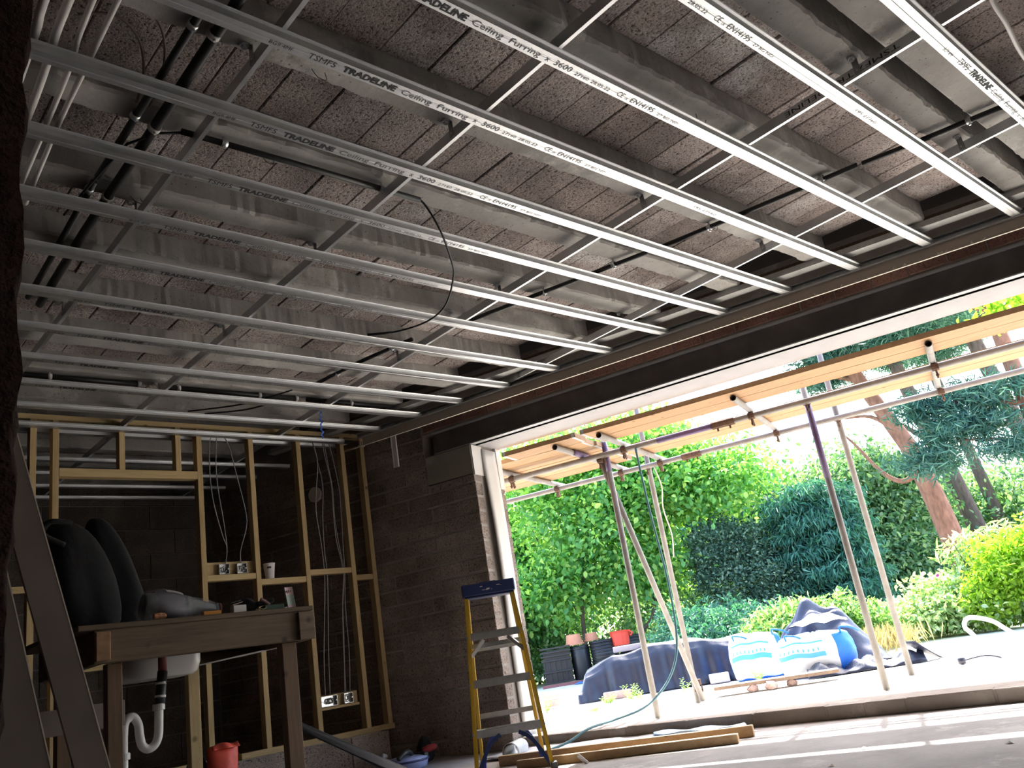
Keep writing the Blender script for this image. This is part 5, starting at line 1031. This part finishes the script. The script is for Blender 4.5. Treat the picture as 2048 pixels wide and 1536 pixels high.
def foliage(parent, blobs, n, size, aspect, mat, seed, droop=0.3, up=0.5, shell=0.5, name='foliage', clump=0, cr=0.25):
    rs = np.random.default_rng(seed)
    if clump:
        c, d = sample(blobs, max(1, n//clump), rs, shell); c = np.repeat(c, clump, 0); d = np.repeat(d, clump, 0); c = c+rs.normal(size=c.shape)*cr*np.array([1, 1, 0.55])
    else: c, d = sample(blobs, n, rs, shell)
    n = len(c)
    dr = rs.normal(size=(n, 3))*0.7+d*0.6; dr[:, 2] -= droop; dr /= np.linalg.norm(dr, axis=1, keepdims=True)
    nr = rs.normal(size=(n, 3))*0.55+d*0.35; nr[:, 2] += up; nr -= dr*(nr*dr).sum(1, keepdims=True); nr /= np.linalg.norm(nr, axis=1, keepdims=True)+1e-9
    keep = c[:, 2] > 0.03; c, dr, nr = c[keep], dr[keep], nr[keep]; n = len(c)
    L_ = size*(0.65+0.7*rs.random(n)); return leafmesh(name, c, dr, nr, L_, L_*aspect, mat, parent)
def woody(parent, pts, r, mat='bark', name='trunk'):
    q = MB(); P = smooth_path(pts, 4); m_ = len(P); q.tube(P, [r[0]+(r[1]-r[0])*k/(m_-1) for k in range(m_)], 9); return put(name, q, M[mat], parent, smooth=True)
def plant(name, loc, label, cat, group=None): e = empty(name, loc); return tag(e, label, cat, group)
# laurel at the left edge
p = plant('laurel_bush', V3(13.7, 14.8, 0), 'large-leaved green laurel bush filling the left edge of the garden view', 'bush')
foliage(p, [(13.6, 15.2, 1.7, 1.6, 1.4, 1.6), (13.2, 15.5, 3.3, 1.5, 1.3, 1.1), (12.6, 14.3, 1.5, 1.1, 1.0, 1.1), (14.0, 14.8, 2.4, 1.1, 1.0, 1.0), (11.6, 14.0, 0.9, 0.9, 0.9, 0.9)], 15000, 0.20, 0.40, M['lf_laurel'], 1, 0.45, 0.6)
for k in range(4): woody(p, [(13.1+0.3*k, 14.9-0.1*k, 0), (13.1+0.4*k, 15.0-0.2*k, 1.2), (12.9+0.45*k, 15.2-0.2*k, 2.5)], (0.04, 0.015), name='stem')
# maple-like tree
p = plant('maple_tree', V3(13.2, 12.0, 0), 'bright yellow-green maple tree with slim trunks behind the inner scaffold pole', 'tree')
foliage(p, [(13.7, 12.2, 3.0, 1.9, 1.6, 1.1), (14.6, 11.0, 3.6, 2.0, 1.8, 1.0), (13.2, 13.0, 4.4, 1.8, 1.6, 1.0), (15.2, 9.9, 3.5, 1.6, 1.4, 0.9), (14.4, 11.4, 4.6, 1.9, 1.7, 0.7), (14.2, 11.6, 2.0, 1.5, 1.2, 0.7), (13.0, 12.8, 1.9, 1.2, 1.0, 0.8)], 36000, 0.12, 0.62, M['lf_maple'], 2, 0.25, 0.9, 0.15, clump=12, cr=0.24)
woody(p, [(13.15, 12.55, 0), (13.1, 12.5, 0.9), (13.2, 12.4, 1.8), (13.5, 12.2, 3.0)], (0.055, 0.025)); woody(p, [(13.9, 11.6, 0), (13.85, 11.6, 0.7), (14.1, 11.4, 1.1), (14.6, 11.1, 2.6)], (0.05, 0.02)); woody(p, [(13.15, 12.5, 1.2), (12.9, 12.8, 2.0), (12.8, 13.2, 3.2)], (0.03, 0.012), name='branch'); woody(p, [(14.1, 11.4, 1.2), (14.5, 11.4, 2.2), (14.9, 10.6, 3.4)], (0.03, 0.012), name='branch')
# under storey
p = plant('shadow_shrub', V3(14.6, 13.2, 0), 'deep green shrubs in shade below the maple, behind the crates', 'shrub')
foliage(p, [(14.6, 13.4, 0.8, 1.5, 1.2, 0.9), (15.2, 11.9, 0.9, 1.5, 1.2, 1.0), (14.9, 10.2, 0.7, 1.2, 1.0, 0.7), (13.3, 14.3, 1.0, 1.4, 1.2, 1.1)], 16000, 0.10, 0.5, M['lf_wood'], 3, 0.3, 0.6)
p = plant('holly_bush', V3(14.9, 9.6, 0), 'dark glossy holly bush in the middle of the garden view', 'bush')
foliage(p, [(15.0, 9.6, 1.3, 1.15, 1.1, 1.25), (14.7, 9.9, 2.0, 0.8, 0.8, 0.7), (15.2, 9.0, 1.2, 0.9, 0.9, 0.9)], 26000, 0.065, 0.55, M['lf_holly'], 4, 0.1, 0.5)
woody(p, [(15, 9.6, 0), (15, 9.6, 1.6)], (0.06, 0.02))
p = plant('cypress_tree', V3(15.6, 8.3, 0), 'dark blue-green cypress with drooping fronds beside the purple scaffold pole', 'tree')
cyb = []
for k in range(34):
    z = 0.35+2.4*k/33; a = k*2.4; rr_ = 1.05*(1-0.25*k/33); cyb.append((15.7+rr_*0.62*math.cos(a), 8.3+rr_*0.62*math.sin(a), z, 0.62, 0.62, 0.20))
foliage(p, cyb, 34000, 0.16, 0.16, M['lf_cypress'], 5, 0.9, 0.5, 0.2)
woody(p, [(15.7, 8.3, 0), (15.75, 8.25, 2.6)], (0.12, 0.03))
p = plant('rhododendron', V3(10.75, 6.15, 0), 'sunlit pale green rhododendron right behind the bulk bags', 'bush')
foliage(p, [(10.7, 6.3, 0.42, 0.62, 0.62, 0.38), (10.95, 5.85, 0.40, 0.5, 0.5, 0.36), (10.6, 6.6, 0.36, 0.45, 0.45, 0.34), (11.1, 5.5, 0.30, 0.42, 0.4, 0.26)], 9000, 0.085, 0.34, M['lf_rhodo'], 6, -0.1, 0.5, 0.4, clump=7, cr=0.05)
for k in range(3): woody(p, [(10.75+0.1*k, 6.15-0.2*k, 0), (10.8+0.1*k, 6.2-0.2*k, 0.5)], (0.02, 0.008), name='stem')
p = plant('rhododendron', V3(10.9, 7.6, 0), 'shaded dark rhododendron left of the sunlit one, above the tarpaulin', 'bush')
foliage(p, [(10.9, 7.7, 0.45, 0.75, 0.7, 0.45), (11.3, 7.0, 0.4, 0.6, 0.6, 0.4), (11.0, 8.3, 0.5, 0.7, 0.6, 0.5), (12.2, 8.4, 0.5, 0.8, 0.8, 0.55)], 10000, 0.09, 0.3, M['lf_cypress'], 7, 0.2, 0.5, 0.4, clump=6, cr=0.06)  # darker borrowed leaf colour carries the shade on this bush
p = plant('bramble_patch', V3(12.1, 5.1, 0), 'bramble patch with sunlight in its whitish leaf colour behind the right-hand scaffold poles', 'shrub')
foliage(p, [(12.0, 5.3, 0.28, 0.7, 0.6, 0.34), (12.2, 4.75, 0.30, 0.6, 0.6, 0.36), (12.6, 5.0, 0.42, 0.8, 0.8, 0.45), (11.8, 5.75, 0.22, 0.4, 0.4, 0.30), (12.1, 4.25, 0.26, 0.5, 0.45, 0.3)], 12000, 0.075, 0.55, M['lf_bramble'], 8, 0.2, 0.7, 0.3)
p = plant('green_shrub', V3(12.1, 4.0, 0), 'bright green leafy shrub at the right edge of the garden', 'shrub')
foliage(p, [(12.15, 3.95, 0.6, 0.55, 0.55, 0.62), (12.3, 3.45, 0.65, 0.6, 0.6, 0.7), (11.9, 4.25, 0.35, 0.35, 0.35, 0.36)], 12000, 0.07, 0.5, M['lf_lime'], 9, 0.1, 0.7, 0.3)
p = plant('buddleia', V3(12.6, 4.4, 0), 'buddleia with arching pale leaves rising above the green shrub', 'shrub')
for k in range(7):
    a = k*0.9; woody(p, [(12.6, 4.45, 0), (12.6+0.15*math.cos(a), 4.45+0.2*math.sin(a), 0.6), (12.6+0.3*math.cos(a), 4.45+0.4*math.sin(a), 1.15+0.08*(k % 3))], (0.012, 0.005), name='stem')
foliage(p, [(12.6, 4.5, 1.0, 0.35, 0.5, 0.32), (12.7, 4.1, 1.05, 0.3, 0.4, 0.3)], 900, 0.17, 0.2, M['lf_bramble'], 10, 0.6, 0.4, 0.2)
q = MB(); q.lathe(V3(12.4, 5.0, 0.78), [(0.005, -0.07), (0.022, -0.04), (0.02, 0.03), (0.004, 0.09)], 8, axis=(0.5, -0.5, 0.4)); put('flower_spike', q, simple('magenta_flower', (0.55, 0.06, 0.42), 0.7), p)
# woodland behind
def wood(label, blobs, n, size, asp, mat, seed, trunk=None, name='woodland_tree', tm='bark', tr_=(0.16, 0.05), **kw):
    x, y = blobs[0][0], blobs[0][1]; p = plant(name, V3(x, y, 0), label, 'tree', 'trees behind the garden')
    foliage(p, blobs, n, size, asp, mat, seed, **kw)
    for t in (trunk or [[(x, y, 0), (x+0.1, y+0.1, blobs[0][2])]]): woody(p, t, tr_, tm)
    return p
wood('olive green woodland tree behind the cypress', [(24.5, 13.6, 2.6, 2.6, 2.4, 2.2), (25.3, 12.0, 3.2, 2.4, 2.2, 2.0), (25.5, 12.4, 1.0, 2.6, 2.4, 1.0)], 34000, 0.16, 0.5, M['lf_wood'], 21, clump=8, cr=0.35)
wood('woodland tree left of the leaning pine trunk', [(24.6, 11.2, 1.6, 2.0, 1.9, 1.6), (24.8, 10.9, 3.6, 1.6, 1.5, 1.0)], 20000, 0.15, 0.5, M['lf_wood'], 22, clump=8, cr=0.35)
wood('blue-green tree behind the maple crown', [(22.5, 16.2, 2.2, 2.6, 2.4, 2.0), (22.0, 17.2, 4.4, 2.2, 2.0, 1.4), (23.3, 14.9, 3.9, 2.0, 1.8, 1.2)], 26000, 0.16, 0.45, M['lf_cypress'], 23, clump=8, cr=0.4)
wood('dark conifer at the far left behind the laurel', [(20.4, 21.0, 2.6, 2.0, 2.0, 2.2), (20.8, 20.2, 5.2, 1.4, 1.4, 1.6), (19.6, 22.4, 1.6, 2.2, 2.0, 1.6)], 16000, 0.2, 0.25, M['lf_pine'], 24, [[(20.4, 21, 0), (20.6, 20.8, 6.5)]])
wood('woodland tree behind the dark pines at the right', [(33.0, 12.5, 2.4, 3.0, 3.0, 2.4), (34.0, 9.8, 2.2, 3.0, 3.0, 2.2), (34.0, 7.4, 2.4, 3.0, 2.6, 2.4), (32.5, 14.2, 3.6, 2.0, 2.0, 1.8)], 30000, 0.2, 0.5, M['lf_wood'], 25, clump=8, cr=0.45)
wood('shaded low trees at the foot of the pines', [(26.0, 10.2, 0.9, 2.0, 1.8, 1.0), (26.8, 8.4, 0.8, 2.2, 2.0, 0.9), (27.4, 6.6, 0.8, 2.2, 2.0, 0.9)], 16000, 0.14, 0.5, M['lf_wood'], 26)
# pines
def pine(label, trunk, r, clumps, n, seed, limbs=(), tm='pinebark'):
    p = plant('pine_tree', V3(*trunk[0]), label, 'tree', 'pines'); woody(p, trunk, r, tm)
    for l in limbs: woody(p, l, (r[1]*0.55, 0.02), tm, 'limb')
    if clumps: foliage(p, clumps, n, 0.24, 0.09, M['lf_pine'], seed, 0.0, 0.3, 0.1, clump=26, cr=0.17)
pine('reddish pine with a leaning forked trunk at the right', [(21.58, 7.96, -0.1), (21.57, 8.0, 0.81), (21.52, 8.13, 2.4), (21.47, 8.24, 3.3), (21.47, 8.28, 3.75), (21.37, 8.55, 4.65), (21.24, 8.83, 5.55), (21.11, 9.13, 6.62), (20.9, 9.6, 8.6)], (0.30, 0.14),
     [(21.0, 9.3, 6.9, 1.3, 1.3, 0.5), (20.6, 10.3, 7.8, 1.5, 1.4, 0.6), (21.3, 8.0, 7.3, 1.2, 1.2, 0.5), (21.5, 9.9, 6.4, 0.9, 0.9, 0.35), (20.8, 7.0, 6.7, 1.2, 1.2, 0.5)], 22000, 31,
     [[(21.45, 8.3, 3.4), (21.3, 8.7, 3.25), (21.2, 9.1, 3.6), (21.1, 9.5, 4.4), (21.0, 9.8, 4.9)], [(21.4, 8.5, 4.5), (21.2, 8.95, 5.0), (21.1, 9.6, 5.15)], [(21.4, 8.2, 3.4), (21.4, 7.8, 3.7), (21.5, 7.3, 3.7)], [(21.2, 9.0, 6.0), (20.9, 9.9, 6.6), (20.7, 10.4, 7.6)]])
pine('dark straight pine trunk just right of the reddish leaning one', [(28.45, 9.5, -0.1), (28.41, 9.62, 0.72), (28.28, 10.01, 3.84), (28.18, 10.29, 5.66), (28.0, 10.8, 9.5)], (0.32, 0.20), [(28.0, 10.7, 8.4, 1.6, 1.6, 0.6), (27.6, 11.6, 9.3, 1.6, 1.5, 0.6), (28.2, 9.4, 9.0, 1.5, 1.5, 0.6)], 15000, 32, [[(28.2, 10.2, 5.0), (28.0, 10.9, 5.8), (27.9, 11.4, 6.0)]], 'bark')
pine('third pine trunk from the left, farther back', [(31.5, 9.9, -0.1), (31.44, 10.03, 1.45), (31.38, 10.2, 3.87), (31.2, 10.6, 8.0)], (0.26, 0.16), [(31.2, 10.4, 8.8, 1.8, 1.7, 0.7)], 8000, 33, (), 'bark')
pine('pine trunk at the right edge of the photograph', [(29.2, 7.3, -0.1), (28.96, 7.85, 4.15), (28.93, 7.93, 4.97), (28.7, 8.4, 9.0)], (0.33, 0.22), [(28.6, 8.2, 8.8, 1.7, 1.7, 0.6), (28.7, 6.6, 9.2, 1.7, 1.7, 0.6)], 12000, 34, [[(28.9, 7.9, 4.9), (28.9, 8.5, 5.2), (28.8, 9.1, 4.9)]], 'bark')
pine('blue-green pine with low branches at the upper right', [(19.6, 4.9, -0.1), (19.5, 5.0, 3.0), (19.3, 5.1, 7.5)], (0.26, 0.12),
     [(19.0, 6.1, 3.75, 0.95, 0.95, 0.38), (19.1, 5.6, 4.3, 0.9, 0.9, 0.35), (18.9, 6.7, 4.35, 0.8, 0.8, 0.3), (18.8, 6.9, 3.2, 0.8, 0.8, 0.3), (19.1, 5.3, 3.1, 0.8, 0.8, 0.3), (18.9, 6.2, 6.6, 1.3, 1.3, 0.45), (19.2, 5.2, 7.3, 1.2, 1.2, 0.5), (18.9, 7.0, 6.9, 1.0, 1.0, 0.4)], 17000, 35,
     [[(19.5, 5.0, 3.0), (19.2, 5.6, 3.3), (18.9, 6.4, 3.5)], [(19.4, 5.05, 3.9), (19.1, 5.7, 4.2), (18.9, 6.5, 4.3)], [(19.3, 5.1, 6.0), (19.0, 5.8, 6.5), (18.9, 6.6, 6.8)]])
# overhanging lime branch, upper right
p = plant('lime_tree', V3(9.6, 0.9, 0), 'yellow-green leafy branches hanging in at the upper right corner', 'tree')
woody(p, [(9.8, 0.6, 0), (9.7, 0.8, 2.5), (9.5, 1.0, 4.5)], (0.12, 0.05)); woody(p, [(9.7, 0.8, 2.4), (9.2, 1.5, 3.0), (8.9, 2.1, 3.1), (8.75, 2.5, 3.0)], (0.03, 0.008), name='branch'); woody(p, [(9.7, 0.8, 2.0), (9.2, 1.5, 2.5), (8.9, 2.0, 2.5)], (0.025, 0.008), name='branch')
foliage(p, [(8.85, 2.15, 3.02, 0.35, 0.45, 0.20), (9.1, 1.6, 3.1, 0.45, 0.5, 0.3), (8.95, 1.95, 2.48, 0.22, 0.22, 0.10), (9.3, 1.2, 3.6, 0.6, 0.6, 0.5)], 2600, 0.085, 0.6, M['lf_lime'], 41, 0.5, 0.6, 0.1)
# weeds and dry grass
def weed(x, y, h, n, label, mat='lf_weed', seed=1):
    p = plant('weed', V3(x, y, 0), label, 'weed', 'weeds on the dry ground'); r2 = random.Random(seed)
    cs, ds, ns, ls = [], [], [], []
    for k in range(n):
        a = r2.uniform(0, 6.28); l = r2.uniform(0, 0.05); hh = h*r2.uniform(0.6, 1); tip = (x+math.cos(a)*(l+0.05), y+math.sin(a)*(l+0.05), hh)
        q = MB(); q.tube([(x+math.cos(a)*l*0.4, y+math.sin(a)*l*0.4, 0), tip], [0.003, 0.0015], 5); put('stem', q, M[mat], p)
        for j in range(16):
            t = 0.2+0.8*j/15; b_ = j*2.4; d = Vector((math.cos(b_), math.sin(b_), 0.5)).normalized(); c = Vector((x, y, 0)).lerp(Vector(tip), t)+d*0.02
            cs.append(c[:]); ds.append(d[:]); ns.append((-d.x*0.4, -d.y*0.4, 0.9)); ls.append(0.055*(1.15-t*0.7))
    ds = np.array(ds); ns = np.array(ns); ns -= ds*(ns*ds).sum(1, keepdims=True); ns /= np.linalg.norm(ns, axis=1, keepdims=True)
    leafmesh('leaves', np.array(cs), ds, ns, np.array(ls), np.array(ls)*0.3, M[mat], p)
for k, (x, y, h, n, l) in enumerate(((6.98, 6.18, 0.22, 4, 'feathery green weed before the long tarpaulin, left of the hanging cable'), (7.02, 6.08, 0.16, 3, 'smaller feathery weed just right of the first'), (7.28, 5.72, 0.17, 2, 'green weed between the scaffold brace and the outer pole'), (7.85, 5.18, 0.20, 5, 'tall green weed at the right end of the long tarpaulin'), (7.0, 7.75, 0.26, 4, 'green weed by the bricks beside the stepladder'), (6.75, 7.2, 0.14, 4, 'low green weed before the bricks'), (7.0, 6.5, 0.10, 5, 'low yellow-green weed at the foot of the tarpaulin'), (8.0, 4.02, 0.07, 4, 'tuft of low weed before the tarpaulin scrap'), (6.35, 6.1, 0.06, 3, 'yellow tuft just outside the kerb'))): weed(x, y, h, n, l, seed=k)
p = plant('dry_grass', V3(10.6, 4.9, 0), 'dry straw-coloured grass stalks by the right-hand scaffold pole', 'grass'); p['kind'] = 'stuff'
rs = np.random.default_rng(77); n = 260; c = np.stack([10.5+rs.normal(size=n)*0.25, 5.0+rs.normal(size=n)*0.16, 0.10+0.10*rs.random(n)], 1); d = rs.normal(size=(n, 3))*0.35; d[:, 2] = 1; d /= np.linalg.norm(d, axis=1, keepdims=True); nn_ = rs.normal(size=(n, 3)); nn_ -= d*(nn_*d).sum(1, keepdims=True); nn_ /= np.linalg.norm(nn_, axis=1, keepdims=True)
leafmesh('stalks', c, d, nn_, 0.18+0.16*rs.random(n), 0.012+0.006*rs.random(n), M['lf_straw'], p)
